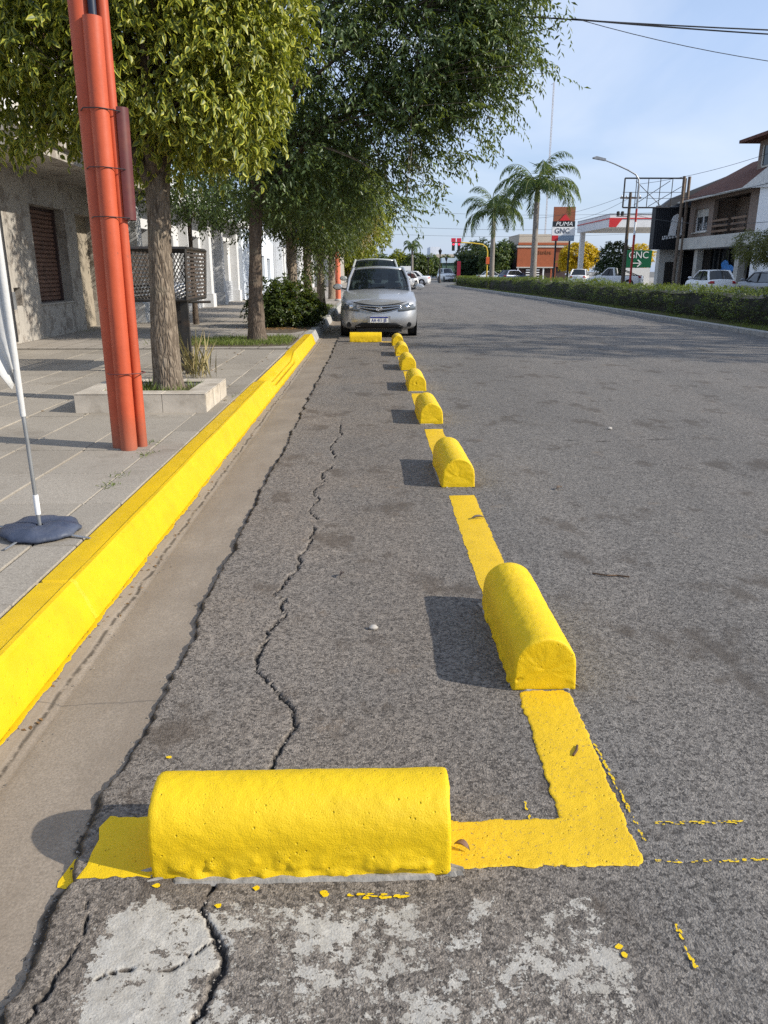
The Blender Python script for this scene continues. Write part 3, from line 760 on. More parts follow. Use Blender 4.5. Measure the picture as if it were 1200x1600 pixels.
foliage('crown', P_, O_, 8, .076, .039, M_LEAF1, t1, g1, .19, .5, .55, simple=False, leafdroop=.25)['kind'] = 'stuff'
limbs('twigs', [(-2.08, 7.65, 2.55), (-1.86, 7.74, 2.6), (-2.03, 7.7, 3.0)], P_[g1.choice(len(P_), 130)], .016, M_BARKD, t1, g1)['kind'] = 'stuff'

# tree 2: tall drooping dark-green tree leaning over the road
g2 = np.random.default_rng(21)
t2 = empty('street_tree', (-2.17, 14.85, .15), 0, 'tall dark green street tree with long drooping sprays overhanging the road', 'tree')
trunk_part('trunk', [(-2.16, 14.85, .08), (-2.165, 14.85, .4), (-2.16, 14.86, 1.0), (-2.13, 14.87, 1.7), (-2.08, 14.88, 2.4), (-1.98, 14.9, 3.1)], [.215, .165, .128, .115, .112, .11], M_BARKD, t2, 22, 9, .035)
for k_, (q, r) in enumerate((([(-2.06, 14.88, 2.5), (-1.4, 14.9, 3.3), (-.5, 14.9, 4.0), (.8, 14.9, 4.5), (2.2, 14.8, 4.7)], [.085, .07, .055, .035, .012]),
                             ([(-1.99, 14.9, 3.0), (-1.7, 14.9, 4.0), (-1.0, 15., 5.2), (-.2, 15, 6.3)], [.095, .08, .06, .02]),
                             ([(-2.02, 14.9, 2.8), (-2.5, 14.9, 3.8), (-3.0, 15., 5.0)], [.08, .06, .02]),
                             ([(-1.75, 14.9, 3.9), (-.6, 14.6, 4.8), (.9, 14.4, 5.6), (2.2, 14.3, 6.0)], [.06, .05, .035, .012]),
                             ([(-1.9, 14.95, 3.2), (-1.2, 15.6, 3.9), (-.2, 16.4, 4.3), (1.0, 17, 4.3)], [.07, .055, .04, .015]),
                             ([(-2.0, 14.85, 3.0), (-1.6, 14.0, 3.8), (-1.0, 13.2, 4.3)], [.065, .05, .02]))):
    trunk_part('limb', q, r, M_BARKD, t2, 10, 30 + k_)
bl2 = [((-2.2, 15, 3.0), (1.1, 1.2, .7)), ((-1.0, 15.5, 2.75), (1.1, 1.2, .55)), ((2.1, 14.7, 5.9), (.85, 1.3, .75)), ((1.6, 14.9, 5.1), (1.05, 1.4, .8)), ((.9, 15, 4.35), (1.0, 1.3, .6)), ((-.9, 15, 5.1), (1.7, 1.9, 1.7)), ((.7, 15, 5.3), (1.45, 1.6, 1.35)), ((-1.9, 15, 4.2), (1.3, 1.5, 1.35)), ((-1.2, 15.2, 3.2), (1.1, 1.4, .75)), ((.4, 15.2, 3.95), (1.15, 1.4, .85)),
       ((-.2, 15, 6.6), (2.0, 1.8, 1.3)), ((1.9, 14.9, 5.45), (.75, 1.2, .95)), ((1.7, 15, 4.55), (.65, 1.1, .6)), ((-2.7, 15, 5.5), (1.3, 1.5, 1.5)), ((1.55, 14.8, 6.5), (1.1, 1.2, .9))]
P_, O_ = crown_points(bl2, 7600, g2, .30)
O_[:, 2] *= .4
foliage('crown', P_, O_, 10, .105, .042, M_LEAF2, t2, g2, .42, .25, .75, flat=.35)['kind'] = 'stuff'
# airy sprays at the road side, leaf pairs hanging from long thin twigs
sp_ = []
for (a, b, n) in (((1.5, 5.6), (3.0, 5.4), 30), ((1.5, 5.3), (2.75, 4.9), 26), ((1.4, 4.8), (2.55, 4.35), 28), ((1.2, 4.3), (2.1, 3.85), 26), ((.8, 3.9), (1.65, 3.4), 26), ((.4, 3.5), (1.15, 2.95), 24), ((.1, 3.2), (.75, 2.65), 22),
                  ((1.6, 6.0), (3.05, 6.0), 26), ((-.2, 3.0), (.45, 2.55), 16), ((1.9, 5.0), (2.7, 4.6), 20)):
    for q in range(int(n * 1.35)):
        f = g2.random() ** .7; y = 14.9 + g2.normal() * .75
        sp_.append((a[0] + (b[0] - a[0]) * f + g2.normal() * .10, y, a[1] + (b[1] - a[1]) * f - .12 * f * f + g2.normal() * .13))
sp_ = np.array(sp_); so = np.tile([1., 0, -.35], (len(sp_), 1))
foliage('spray', sp_, so, 15, .11, .040, M_LEAF2, t2, g2, .50, -.15, .75)['kind'] = 'stuff'
limbs('twigs', [(-.5, 14.9, 4.1), (.8, 14.9, 4.5), (-1., 15, 5.2), (.9, 14.4, 5.5), (-1.6, 14.9, 3.6)], sp_[g2.choice(len(sp_), 90)], .014, M_BARKD, t2, g2)['kind'] = 'stuff'

# lower tree hanging in front of the white house, on the house side of the pavement trees
def small_tree(label, x, y, h0, blobs, mat, n, seed, r=.13, lean=0., bark=M_BARKP, per=9, L=.10, W=.04, flat=0., forks=3, pend=.5, twig=.35, name='street_tree', grp=None, z0=.12):
    g = np.random.default_rng(seed)
    t = empty(name, (x, y, z0 + .03), 0, label, 'tree', grp)
    trunk_part('trunk', [(x, y, z0 - .03), (x + lean * .15, y, h0 * .3), (x + lean * .5, y, h0 * .65), (x + lean, y, h0)], [r * 1.35, r, r * .88, r * .8], bark, t, 14, seed, .05)
    B = [(np.array(b[0]) + np.array((x, y, 0)), b[1]) for b in blobs]
    for k in range(forks):
        b = B[k % len(B)][0]; a = np.array((x + lean, y, h0 - .08))
        q = [a, a * .6 + b * .4 + np.array((g.normal() * .1, g.normal() * .1, .1)), b + g.normal(size=3) * .15]
        trunk_part('limb', q, [r * .6, r * .42, r * .12], bark, t, 8, seed + k)
    P, O = crown_points([(tuple(b[0]), b[1]) for b in B], n, g, .5)
    foliage('crown', P, O, per, L, W, mat, t, g, twig, .3, pend, flat=flat)['kind'] = 'stuff'
    return t
small_tree('street tree with pale forked peeling trunk standing in the leafy shrub', -2.0, 20.2, 2.3, [((.2, 0, 3.2), (1.4, 1.5, 1.1)), ((.9, .2, 3.9), (1.2, 1.3, 1.3)), ((-.9, -.2, 3.0), (1.0, 1.2, .8)), ((.7, -.3, 2.5), (.9, .9, .55))], M_LEAF3, 1900, 41, .15)
small_tree('ivy-wrapped street tree right behind the shrub tree', -1.78, 22.3, 2.2, [((.3, 0, 3.0), (1.3, 1.5, 1.1)), ((.9, 0, 3.6), (1.2, 1.4, 1.2)), ((.0, -.2, 1.9), (.55, .5, .75)), ((-.5, .2, 3.4), (1.1, 1.3, 1.1))], M_LEAF3, 1700, 42, .13)
small_tree('slim ivy-covered street tree left of the orange pole', -1.62, 25.6, 2.4, [((.3, 0, 3.2), (1.4, 1.7, 1.2)), ((.9, .3, 4.0), (1.3, 1.6, 1.3)), ((.0, -.2, 2.0), (.45, .5, .9)), ((.55, -.2, 2.4), (.7, .7, .6))], M_LEAF3, 1600, 43, .12)
small_tree('yellow-green street tree overhanging the pavement behind the parked cars', -1.9, 38.0, 2.6, [((.8, 0, 4.0), (2.4, 2.6, 1.9)), ((1.6, .5, 3.4), (1.4, 1.6, 1.1)), ((-.4, 0, 4.4), (2.0, 2.2, 1.7))], M_LEAFY, 1900, 44, .16, per=8, L=.16, W=.07)
small_tree('rust-tinged street tree beyond the orange pole', -2.0, 31.0, 2.5, [((.4, 0, 3.7), (1.9, 2.1, 1.5)), ((1.2, .3, 3.3), (1.2, 1.3, .9)), ((-.6, 0, 4.2), (1.6, 1.8, 1.4))], leafmat('leaf_rusty', (.09, .08, .015), (.22, .16, .03), None, .3, .5, (.35, .12, .02)), 1700, 45, .14, per=8, L=.14, W=.06)
small_tree('dark leafy tree in front of the white house', -4.35, 19.6, 2.5, [((0, 0, 3.35), (1.2, 1.2, .85)), ((.8, -.2, 2.95), (.8, .8, .55)), ((-.6, .3, 3.7), (1.0, 1.0, .8))], M_LEAF2, 900, 46, .06, bark=M_BARKD, per=8, L=.10, W=.045)

# leafy shrub round the forked trunk
g3 = np.random.default_rng(33)
sh = empty('shrub', (-2.05, 18.6, .15), 0, 'dense leafy green shrub at the foot of the forked pavement tree', 'shrub')
P_, O_ = crown_points([((-2.25, 18.5, .72), (.55, .55, .58)), ((-1.85, 18.8, .70), (.62, .6, .55)), ((-2.5, 18.9, .55), (.45, .5, .42)), ((-1.55, 19.2, .5), (.4, .5, .36))], 1100, g3, .5)
foliage('leaves', P_, O_, 8, .095, .05, M_LEAF3, sh, g3, .2, .0, .2)['kind'] = 'stuff'
limbs('stems_or_filler', [(-2.2, 18.55, .12), (-1.9, 18.8, .12), (-2.4, 18.8, .12)], P_[g3.choice(len(P_), 36)], .012, M_BARKD, sh, g3)['kind'] = 'stuff'

# ---- grass and weeds
def grass(name, xy, h, w, label=None, cat=None, parent=None, z=.148, seed=0, mat=None, spread=.5):
    g = np.random.default_rng(seed); n = len(xy)
    P = np.column_stack([xy, np.full(n, z) if np.isscalar(z) else z]); D = unit(g.normal(size=(n, 3)) * spread * np.array([1, 1, .2]) + np.array([0, 0, 1.]))
    V, F, e, idx = leaf_verts(P, D, unit(g.normal(size=(n, 3)) * np.array([1, 1, .1])), h * (.4 + .9 * g.random(n)), w, True, .1, .25)
    o = mesh(name, V, F, mat or M_GRASS, parent, W=parent is not None, attrs={'rnd': g.random(n)[idx], 'edge': e})
    if parent is None: tag(o, label, cat, kind='stuff')
    return o
M_SOIL = plain('soil', (.10, .075, .05), 1., var=.4, vs=8, bump=.8, bs=40, bd=.02, dirt=(.20, .17, .11), dirts=9)
def patch(name, cx, cy, rx, ry, z, mat, seed, parent=None):
    n = 48; V = [(cx, cy, z + .012)]
    for k in range(n):
        a = 2 * math.pi * k / n; q = 1 + .16 * float(vn(math.cos(a) * 2 + seed, math.sin(a) * 2, 0, seed)) + .06 * float(vn(math.cos(a) * 9, math.sin(a) * 9, 0, seed))
        sx = np.sign(math.cos(a)) * abs(math.cos(a)) ** .7; sy = np.sign(math.sin(a)) * abs(math.sin(a)) ** .7
        V.append((min(cx + rx * sx * q, -1.43), cy + ry * sy * q, z))
    return mesh(name, V, [(0, 1 + k, 1 + (k + 1) % n) for k in range(n)], mat, parent)
tag(patch('verge_soil', -2.35, 14.7, 1.25, 1.0, .151, M_SOIL, 5), kind='structure')
gg = np.random.default_rng(55)
xy = np.vstack([np.column_stack([gg.normal(-2.6, .52, 2600), gg.uniform(13.75, 15.4, 2600)]), np.column_stack([gg.normal(-1.75, .16, 900), gg.uniform(14.0, 15.7, 900)])])
xy = xy[(np.abs(xy[:, 0] + 2.16) > .2) | (np.abs(xy[:, 1] - 14.85) > .2)]; xy = xy[(xy[:, 0] < -1.46)]
grass('grass', xy, .085, .010, 'tufty green grass growing round the tall tree foot', 'grass', seed=1)
tag(patch('shrub_soil', -1.95, 19.3, .8, 2.4, .149, M_SOIL, 8), kind='structure')
tag(patch('far_verge_soil', -1.75, 25.5, .34, 4.2, .149, M_SOIL, 9), kind='structure')
grass('grass', np.column_stack([gg.normal(-1.72, .17, 1600), gg.uniform(20.5, 30, 1600)]), .12, .014, 'thin grass along the pavement edge beside the cars', 'grass', seed=4)
wd = []
for (cx, cy, n, s) in ((-1.60, 4.55, 40, .028), (-1.62, 4.78, 30, .03), (-1.62, 5.38, 34, .035), (-1.69, 5.78, 26, .03), (-1.45, 8.1, 16, .05), (-6.3, 17.5, 70, .12)):
    wd.append(np.column_stack([gg.normal(cx, s, n), gg.normal(cy, s * 1.5, n)]))
grass('weeds', np.vstack(wd), .035, .005, 'small weeds sprouting from the joints between paving slabs', 'weeds', z=.145, seed=2, spread=1.2)
# dry leaves under the shrub and along the gutter joint
lit = []
lit.append(np.column_stack([gg.normal(-2.1, .35, 420), gg.normal(18.0, .22, 420), np.full(420, .158)]))
lit.append(np.column_stack([gg.uniform(-1.18, -1.10, 130), 2 + gg.random(130) ** 1.4 * 13, np.full(130, -.026)]))
lit.append(np.column_stack([gg.uniform(-1.15, -.9, 60), gg.uniform(15.5, 18.5, 60), np.full(60, -.024)]))
lit.append(np.column_stack([gg.normal(-2.3, .5, 60), gg.uniform(7, 13, 60), np.full(60, .156)]))
lit = np.vstack(lit); n_ = len(lit)
V_, F_, e_, ix_ = leaf_verts(lit, unit(gg.normal(size=(n_, 3)) * np.array([1, 1, .12])), unit(np.array([0, 0, 1.]) + gg.normal(size=(n_, 3)) * .3), np.where(lit[:, 2] < 0, .022, .05), np.where(lit[:, 2] < 0, .011, .025), True, .2, .1)
tag(mesh('dry_leaves', V_, F_, leafmat('dry_leaf', (.14, .07, .025), (.32, .18, .07), None, .15, .8), attrs={'rnd': gg.random(n_)[ix_], 'edge': e_}),
    'scattered dry brown leaves under the shrub and along the gutter joint', 'leaves', kind='stuff')

# ---- stone planter round tree 1
M_TRAV = plain('travertine_tile', (.46, .41, .34), .75, var=.16, vs=5, bump=.25, bs=40, dirt=(.22, .18, .13), dirts=3.2, dirta=.6)
pl = empty('tree_planter', (-2.14, 7.6, .15), 0, 'low square planter of pale stone tiles round the variegated tree', 'planter')
px0, px1, py0, py1, hz = -2.74, -1.535, 7.08, 8.12, .33
mb = MB()
for a in ((px0 + .012, px1 - .012, py0 + .012, py0 + .19), (px0 + .012, px1 - .012, py1 - .19, py1 - .012), (px0 + .012, px0 + .19, py0 + .19, py1 - .19), (px1 - .19, px1 - .012, py0 + .19, py1 - .19)):
    mb.box(a[0], a[1], a[2], a[3], .13, hz - .012)
mb.build('core', M_CONC, pl, W=True)
def ptile(x0, x1, y0, y1, z0, z1):
    mb = MB(); mb.box(x0 + .002, x1 - .002, y0 + .002, y1 - .002, z0 + .001, z1 - .001, .003); return mb.build('tile', M_TRAV, pl, W=True)
w_ = (px1 - px0) / 3
for k_ in range(3):
    ptile(px0 + k_ * w_, px0 + (k_ + 1) * w_, py0 - .003, py0 + .010, .148, hz - .012); ptile(px0 + k_ * w_, px0 + (k_ + 1) * w_, py0 - .006, py0 + .20, hz - .011, hz)
    ptile(px0 + k_ * w_, px0 + (k_ + 1) * w_, py1 - .20, py1 + .004, hz - .011, hz)
for k_ in range(3):
    a = py0 + .20 + k_ * (py1 - py0 - .4) / 3; b = py0 + .20 + (k_ + 1) * (py1 - py0 - .4) / 3
    ptile(px0 - .004, px0 + .20, a, b, hz - .011, hz); ptile(px1 - .20, px1 + .004, a, b, hz - .011, hz)
    a = py0 + k_ * (py1 - py0) / 3 + .012; b = py0 + (k_ + 1) * (py1 - py0) / 3
    ptile(px1 - .010, px1 + .003, a, b, .148, hz - .012); ptile(px0 - .003, px0 + .010, a, b, .148, hz - .012)
mb = MB(); mb.box(px0 + .19, px1 - .19, py0 + .19, py1 - .19, .14, .285); mb.build('soil', M_SOIL, pl, W=True)
xy = np.column_stack([gg.uniform(px0 + .2, px1 - .2, 420), gg.uniform(py0 + .2, py1 - .2, 420)]); xy = xy[np.hypot(xy[:, 0] + 2.03, xy[:, 1] - 7.7) > .19]
grass('grass_tufts', xy, .09, .008, parent=pl, z=.283, seed=6)['kind'] = 'stuff'
xy = np.column_stack([gg.normal(-2.15, .10, 60), gg.normal(9.42, .08, 60)])
grass('grass_tufts', xy, .50, .007, parent=pl, z=.15, seed=7, mat=leafmat('dry_grass', (.25, .2, .09), (.42, .35, .18), None, .2, .7), spread=.3)['kind'] = 'stuff'

# ---- bundle of orange pipes
def m_orange():
    t = NT('orange_paint'); p = t.obj(); z = t.sep(p)[2]
    c = t.mix(t.rng(t.noise(p, 2.2, 5, .6), .3, .7), (.40, .066, .026), (.52, .10, .042))
    c = t.mix(t.rng(t.noise(t.scale(p, (14, 14, .7)), 1.6, 5, .65), .52, .72, 0, .6), c, (.27, .055, .032))     # rain streaks
    c = t.mix(t.rng(t.noise(p, 16, 6, .75), .63, .70, 0, .7), c, (.17, .06, .04))                               # chipped to rust
    c = t.mix(t.rng(t.noise(p, 34, 5, .75), .68, .73, 0, .6), c, (.50, .22, .15))                               # rubbed pale
    c = t.mix(t.rng(t.ma('ADD', z, t.ma('MULTIPLY', t.noise(p, 9, 4), .25)), .12, .42, .6, 0), c, (.20, .10, .065))  # splashed dirt at the foot
    return t.done(t.bsdf(c, t.rng(t.noise(p, 7, 4), .3, .7, .4, .62), 0, .35, t.bump(t.noise(p, 13, 4), .22, .008)))
M_ORG = m_orange()
M_MAROON = plain('maroon_steel', (.10, .025, .024), .5, var=.25, vs=5, bump=.1, bs=30, dirt=(.17, .05, .03), dirts=6)
M_BLACK = plain('black_paint', (.018, .018, .02), .5, var=.3)
M_GREY = plain('grey_steel', (.30, .31, .32), .45, metal=.6, var=.2)
pp = empty('orange_pipe_pole', (-1.83, 5.62, .15), 0, 'tall orange bundle of strapped pipes with a maroon cover plate beside the kerb', 'pole')
def tilt(x0, x1, y0, y1, z0, z1, k=9): return [(x0 + (x1 - x0) * i / k, y0 + (y1 - y0) * i / k, z0 + (z1 - z0) * i / k) for i in range(k + 1)]
ZT = 5.2
mb = MB(); mb.tube(tilt(-1.862, -1.835, 5.64, 5.64, .145, ZT), .072, 28); mb.build('pipe', M_ORG, pp, True, True)
mb = MB(); mb.tube([(-1.795, 5.572, .145), (-1.793, 5.574, .5), (-1.789, 5.57, .62), (-1.788, 5.575, .7), (-1.777, 5.575, 1.5), (-1.762, 5.575, 2.6), (-1.755, 5.575, 2.93)], [.060, .060, .0585, .060, .060, .060, .060], 26); mb.build('pipe', M_ORG, pp, True, True)
mb = MB(); mb.tube(tilt(-1.722, -1.695, 5.655, 5.645, .145, ZT), .038, 18); mb.build('pipe', M_ORG, pp, True, True)
mb = MB(); mb.tube([(-1.755, 5.59, 2.90), (-1.752, 5.60, 3.3), (-1.748, 5.61, 4.0)], .026, 10); mb.build('cable', plain('blue_black_cable', (.012, .02, .04), .5), pp, True, True)
mb = MB(); a0 = []
for i in range(9): a = R(-100 + i * 25); a0.append((math.cos(a) * .055, math.sin(a) * .055))
V_ = []; 
for (z, dx) in ((1.735, 0), (2.43, .012)):
    for k_ in range(2):
        for (u, v) in a0: V_.append((-1.672 + dx + u * (1 - .07 * k_), 5.665 + v * (1 - .07 * k_), z))
n9 = 9; F_ = []
for j in range(8): F_ += [(j, j + 1, 18 + j + 1, 18 + j), (9 + j + 1, 9 + j, 27 + j, 27 + j + 1), (j + 1, j, 9 + j, 9 + j + 1), (18 + j, 18 + j + 1, 27 + j + 1, 27 + j)]
F_ += [(0, 18, 27, 9), (8, 17, 35, 26)]
mb.add(V_, F_); mb.build('cover_plate', M_MAROON, pp, True, True)
def strap(z, r=.0035, big=False):
    ring = [(-1.905, 5.59), (-1.86, 5.508), (-1.76, 5.505), (-1.66, 5.60 if not big else 5.59), (-1.64 if not big else -1.66, 5.68), (-1.70, 5.755), (-1.86, 5.72), (-1.93, 5.66)]
    dx = (z - .15) * .0052; mb = MB()
    P = []
    for k in range(len(ring)):
        P.append((ring[k][0] + dx, ring[k][1], z + .004 * math.sin(k)))
    mb.tube(P + [P[0]], r, 6, False); return mb.build('strap', M_BLACK if not big else M_MAROON, pp, True, True)
strap(.70, .004, True)['label'] = 'rusty strap low on the orange pipes'; strap(1.745, .0035); strap(2.05); strap(2.40, .004)

# ---- wire-mesh rubbish basket on posts
M_DMET = plain('dark_painted_metal', (.03, .028, .026), .55, metal=.2, var=.3, dirt=(.12, .07, .04), dirts=9, dirta=.3)
bk = empty('rubbish_basket', (-2.42, 9.95, .15), 0, 'black wire-mesh rubbish basket on steel posts behind the trunk', 'bin')
bx0, bx1, by0, by1, bz0, bz1 = -3.0, -2.28, 9.85, 10.95, 1.06, 1.66
b_tx, b_w = .035, .028
def bar(a, b, r=.012, nm='frame_bar', m=M_DMET):
    mb = MB(); mb.tube([a, b], r, 4); return mb.build(nm, m, bk, W=True)
cs_t = [(bx0 - .04, by0 - .03), (bx1 + .03, by0 - .03), (bx1 + .03, by1 + .03), (bx0 - .04, by1 + .03)]; cs_b = [(bx0, by0), (bx1, by0), (bx1, by1), (bx0, by1)]
for k_ in range(4):
    a, b = cs_t[k_], cs_t[(k_ + 1) % 4]; bar((*a, bz1), (*b, bz1), .026); bar((*cs_b[k_], bz0), (*cs_b[(k_ + 1) % 4], bz0), .020); bar((*cs_b[k_], bz0), (*a, bz1), .018)
mb = MB()      # diamond expanded-metal panel facing the camera and one behind
for (ya, yb) in ((by0, by0 - .03), (by1, by1 + .03)):
    for d in (1, -1):
        n = 17
        for k in range(-n, 2 * n):
            pts = []
            for q in range(13):
                w = q / 12; u = (k + d * w * 7.5) / n
                if -.001 <= u <= 1.001:
                    pts.append((bx0 - .04 * w + u * (bx1 - bx0 + .07 * w), ya + (yb - ya) * w, bz0 + (bz1 - bz0) * w))
            if len(pts) > 1: mb.tube([pts[0], pts[-1]], .0042, 4, False)
mb.build('mesh_panel', M_DMET, bk, W=True)['kind'] = 'stuff'
for xx, dx in ((bx1, .03), (bx0, -.04)):
    for k_ in range(13):
        w = (k_ + .5) / 13; mb = MB(); z = bz0 + (bz1 - bz0) * w; x = xx + dx * w
        mb.box(x - .003, x + .004, by0 - .02, by1 + .02, z - .014, z + .014); mb.build('slat', plain('rusty_slat', (.05, .04, .032), .6, var=.3, dirt=(.14, .08, .045), dirts=14, dirta=.6) if k_ == 0 and dx > 0 else bpy.data.materials.get('rusty_slat') or M_DMET, bk, W=True)
mb = MB(); mb.box(bx0, bx1, by0, by1, bz0 - .01, bz0 + .004); mb.build('floor_sheet', M_DMET, bk, W=True)
mb = MB(); mb.tube([(-2.70, 9.95, bz0 - .03), (-2.05, 10.15, bz0 - .03)], .018, 6); mb.build('cross_bar', M_DMET, bk, W=True)
for (x, y, r) in ((-2.335, 9.93, .045), (-2.50, 10.3, .035)):
    mb = MB(); mb.box(x - r, x + r, y - r * .7, y + r * .7, .10, bz0 - .01); mb.build('post', M_DMET, bk, W=True)
M_BAG = plain('white_plastic_bag', (.78, .78, .78), .35, var=.05, bump=.6, bs=24, bd=.02)
bg = empty('plastic_bag', (-2.45, 10.1, bz0 + .01), 0, 'crumpled white plastic bag lying inside the wire basket', 'bag')
mb = MB(); mb.lathe([(.01, 0), (.13, .01), (.16, .07), (.10, .15), (.03, .18), (.04, .22), (.005, .22)], 14); o = mb.build('bag', M_BAG, bg, True)
for v in o.data.vertices: v.co += v.co * .35 * float(vn(v.co.x * 18, v.co.y * 18, v.co.z * 18, 3))

# ---- advertising flag on a stand weighted by a blue water bag
fl = empty('feather_flag', (-1.665, 3.66, .15), 0, 'white feather flag on a thin pole held down by a round blue bag', 'flag')
M_WFAB = plain('white_fabric', (.50, .50, .49), .8, var=.04, bump=.3, bs=9, bd=.02)
M_BBAG = plain('blue_vinyl', (.040, .052, .085), .6, var=.25, vs=9, bump=.35, bs=11, bd=.03, dirt=(.10, .11, .14), dirts=7, dirta=.5)
mb = MB(); mb.tube([(-1.662, 3.66, .19), (-1.664, 3.66, .6), (-1.667, 3.66, .78)], .010, 10); mb.build('pole', M_GREY, fl, True, True)
mb = MB(); mb.tube([(-1.662, 3.66, .25), (-1.662, 3.66, .35)], .0135, 10); mb.build('sleeve', plain('white_sleeve', (.7, .7, .7), .5), fl, True, True)
mb = MB(); mb.tube([(-1.667, 3.66, .74), (-1.669, 3.66, 1.1), (-1.672, 3.66, 1.7), (-1.66, 3.66, 2.4)], [.013, .017, .019, .017], 12); o = mb.build('pole_pocket', M_WFAB, fl, True, True)
V_ = []; F_ = []
for i in range(25):
    z = .97 + 1.43 * i / 24; wdt = min(.60, .012 + (z - .97) * .60)
    for j in range(9):
        u = j / 8; V_.append((-1.675 - wdt * u, 3.66 + .035 * math.sin(u * 7 + z * 3) * u - .02 * u, z - .10 * u * u + .0))
for i in range(24):
    for j in range(8): a = i * 9 + j; F_.append((a, a + 1, a + 10, a + 9))
cloth = mesh('cloth', V_, F_, M_WFAB, fl, True, True)
mod = cloth.modifiers.new('thick', 'SOLIDIFY'); mod.thickness = .003
mb = MB(); mb.lathe([(.002, 0), (.045, 0), (.055, .012), (.045, .018), (.002, .018)], 16, (-1.93, 3.63, 1.30), 'y'); mb.build('pink_print', plain('pink_print', (.62, .10, .20), .7), fl, W=True)
V_ = []; n = 40
for k_, (r, z) in enumerate(((.02, .158), (.15, .152), (.182, .160), (.186, .172), (.165, .188), (.11, .200), (.05, .200), (.016, .196))):
    for j in range(n):
        a = 2 * math.pi * j / n; w = 1 + .07 * float(vn(math.cos(a) * 2.5, math.sin(a) * 2.5, 3, 4)) + .03 * math.sin(a * 9) * (k_ > 1)
        V_.append((-1.662 + r * 1.06 * w * math.cos(a), 3.66 + r * w * math.sin(a), z + .010 * float(vn(math.cos(a) * 4 * r * 5, math.sin(a) * 4 * r * 5, 0, 6)) * (1 < k_ < 7)))
F_ = [(k_ * n + j, k_ * n + (j + 1) % n, (k_ + 1) * n + (j + 1) % n, (k_ + 1) * n + j) for k_ in range(7) for j in range(n)]
mesh('water_bag', V_, F_, M_BBAG, fl, True, True)
for (a, b) in (((-1.52, 3.60), (-1.38, 3.56)), ((-1.70, 3.52), (-1.725, 3.40)), ((-1.82, 3.72), (-1.95, 3.75))):
    mb = MB(); mb.tube([(*a, .166), (*b, .158)], .008, 6, True, .5); mb.build('foot', M_GREY, fl, W=True)

# ------------------------------------------------------------------ houses on the left
def wall_x(mb, X, n, y0, y1, z0, z1, opens, depth, back=.25):
    """wall in the plane x = X facing n (+1/-1) with rectangular openings (ya, yb, za, zb), reveals and a solid thickness"""
    ys = sorted({y0, y1, *[o[0] for o in opens], *[o[1] for o in opens]}); zs = sorted({z0, z1, *[o[2] for o in opens], *[o[3] for o in opens]})
    ys = [y for y in ys if y0 <= y <= y1]; zs = [z for z in zs if z0 <= z <= z1]
    for a, b in zip(ys[:-1], ys[1:]):
        for c, d in zip(zs[:-1], zs[1:]):
            m = ((a + b) / 2, (c + d) / 2)
            if any(o[0] < m[0] < o[1] and o[2] < m[1] < o[3] for o in opens): continue
            mb.add([(X, a, c), (X, b, c), (X, b, d), (X, a, d)], [(0, 1, 2, 3) if n > 0 else (3, 2, 1, 0)])
    for (a, b, c, d) in opens:
        xi = X - n * depth
        mb.add([(X, a, c), (X, b, c), (X, b, d), (X, a, d), (xi, a, c), (xi, b, c), (xi, b, d), (xi, a, d)], [(0, 1, 5, 4), (1, 2, 6, 5), (2, 3, 7, 6), (3, 0, 4, 7)])
    xb = X - n * back
    mb.add([(X, y0, z0), (X, y1, z0), (X, y1, z1), (X, y0, z1), (xb, y0, z0), (xb, y1, z0), (xb, y1, z1), (xb, y0, z1)], [(0, 1, 5, 4), (1, 2, 6, 5), (2, 3, 7, 6), (3, 0, 4, 7)])
    return mb
def m_plaster(name, a, b, patchc, crackc=(.12, .105, .09)):
    t = NT(name); p = t.pos()
    c = t.mix(t.rng(t.noise(p, 1.3, 6, .65), .3, .7), a, b)
    c = t.mix(t.rng(t.noise(p, 2.6, 7, .7), .53, .57, 0, .85), c, patchc)
    c = t.mix(t.rng(t.noise(t.scale(p, (1, 3, .4)), 2.1, 5, .6), .55, .72, 0, .5), c, crackc)
    c = t.mix(t.rng(t.noise(p, 60, 3, .6), .4, .75, .0, .25), c, crackc)
    return t.done(t.bsdf(c, .92, 0, .2, t.bump(t.noise(p, 22, 5, .65), .4, .012)))
M_PLA = m_plaster('worn_plaster', (.32, .295, .26), (.46, .43, .38), (.235, .205, .175))
M_WPL = plain('white_plaster', (.56, .565, .57), .85, var=.05, vs=2, bump=.15, bs=40, dirt=(.52, .52, .52), dirts=1.4, dirta=.5)
M_DGL = glassmat('dark_glass', (.012, .015, .018), 0, .06, .5)
M_BROWN = plain('brown_shutter', (.155, .085, .06), .6, var=.18, vs=6, dirt=(.07, .04, .03), dirts=5)
M_DBROWN = plain('dark_brown_metal', (.065, .042, .04), .55, var=.2)

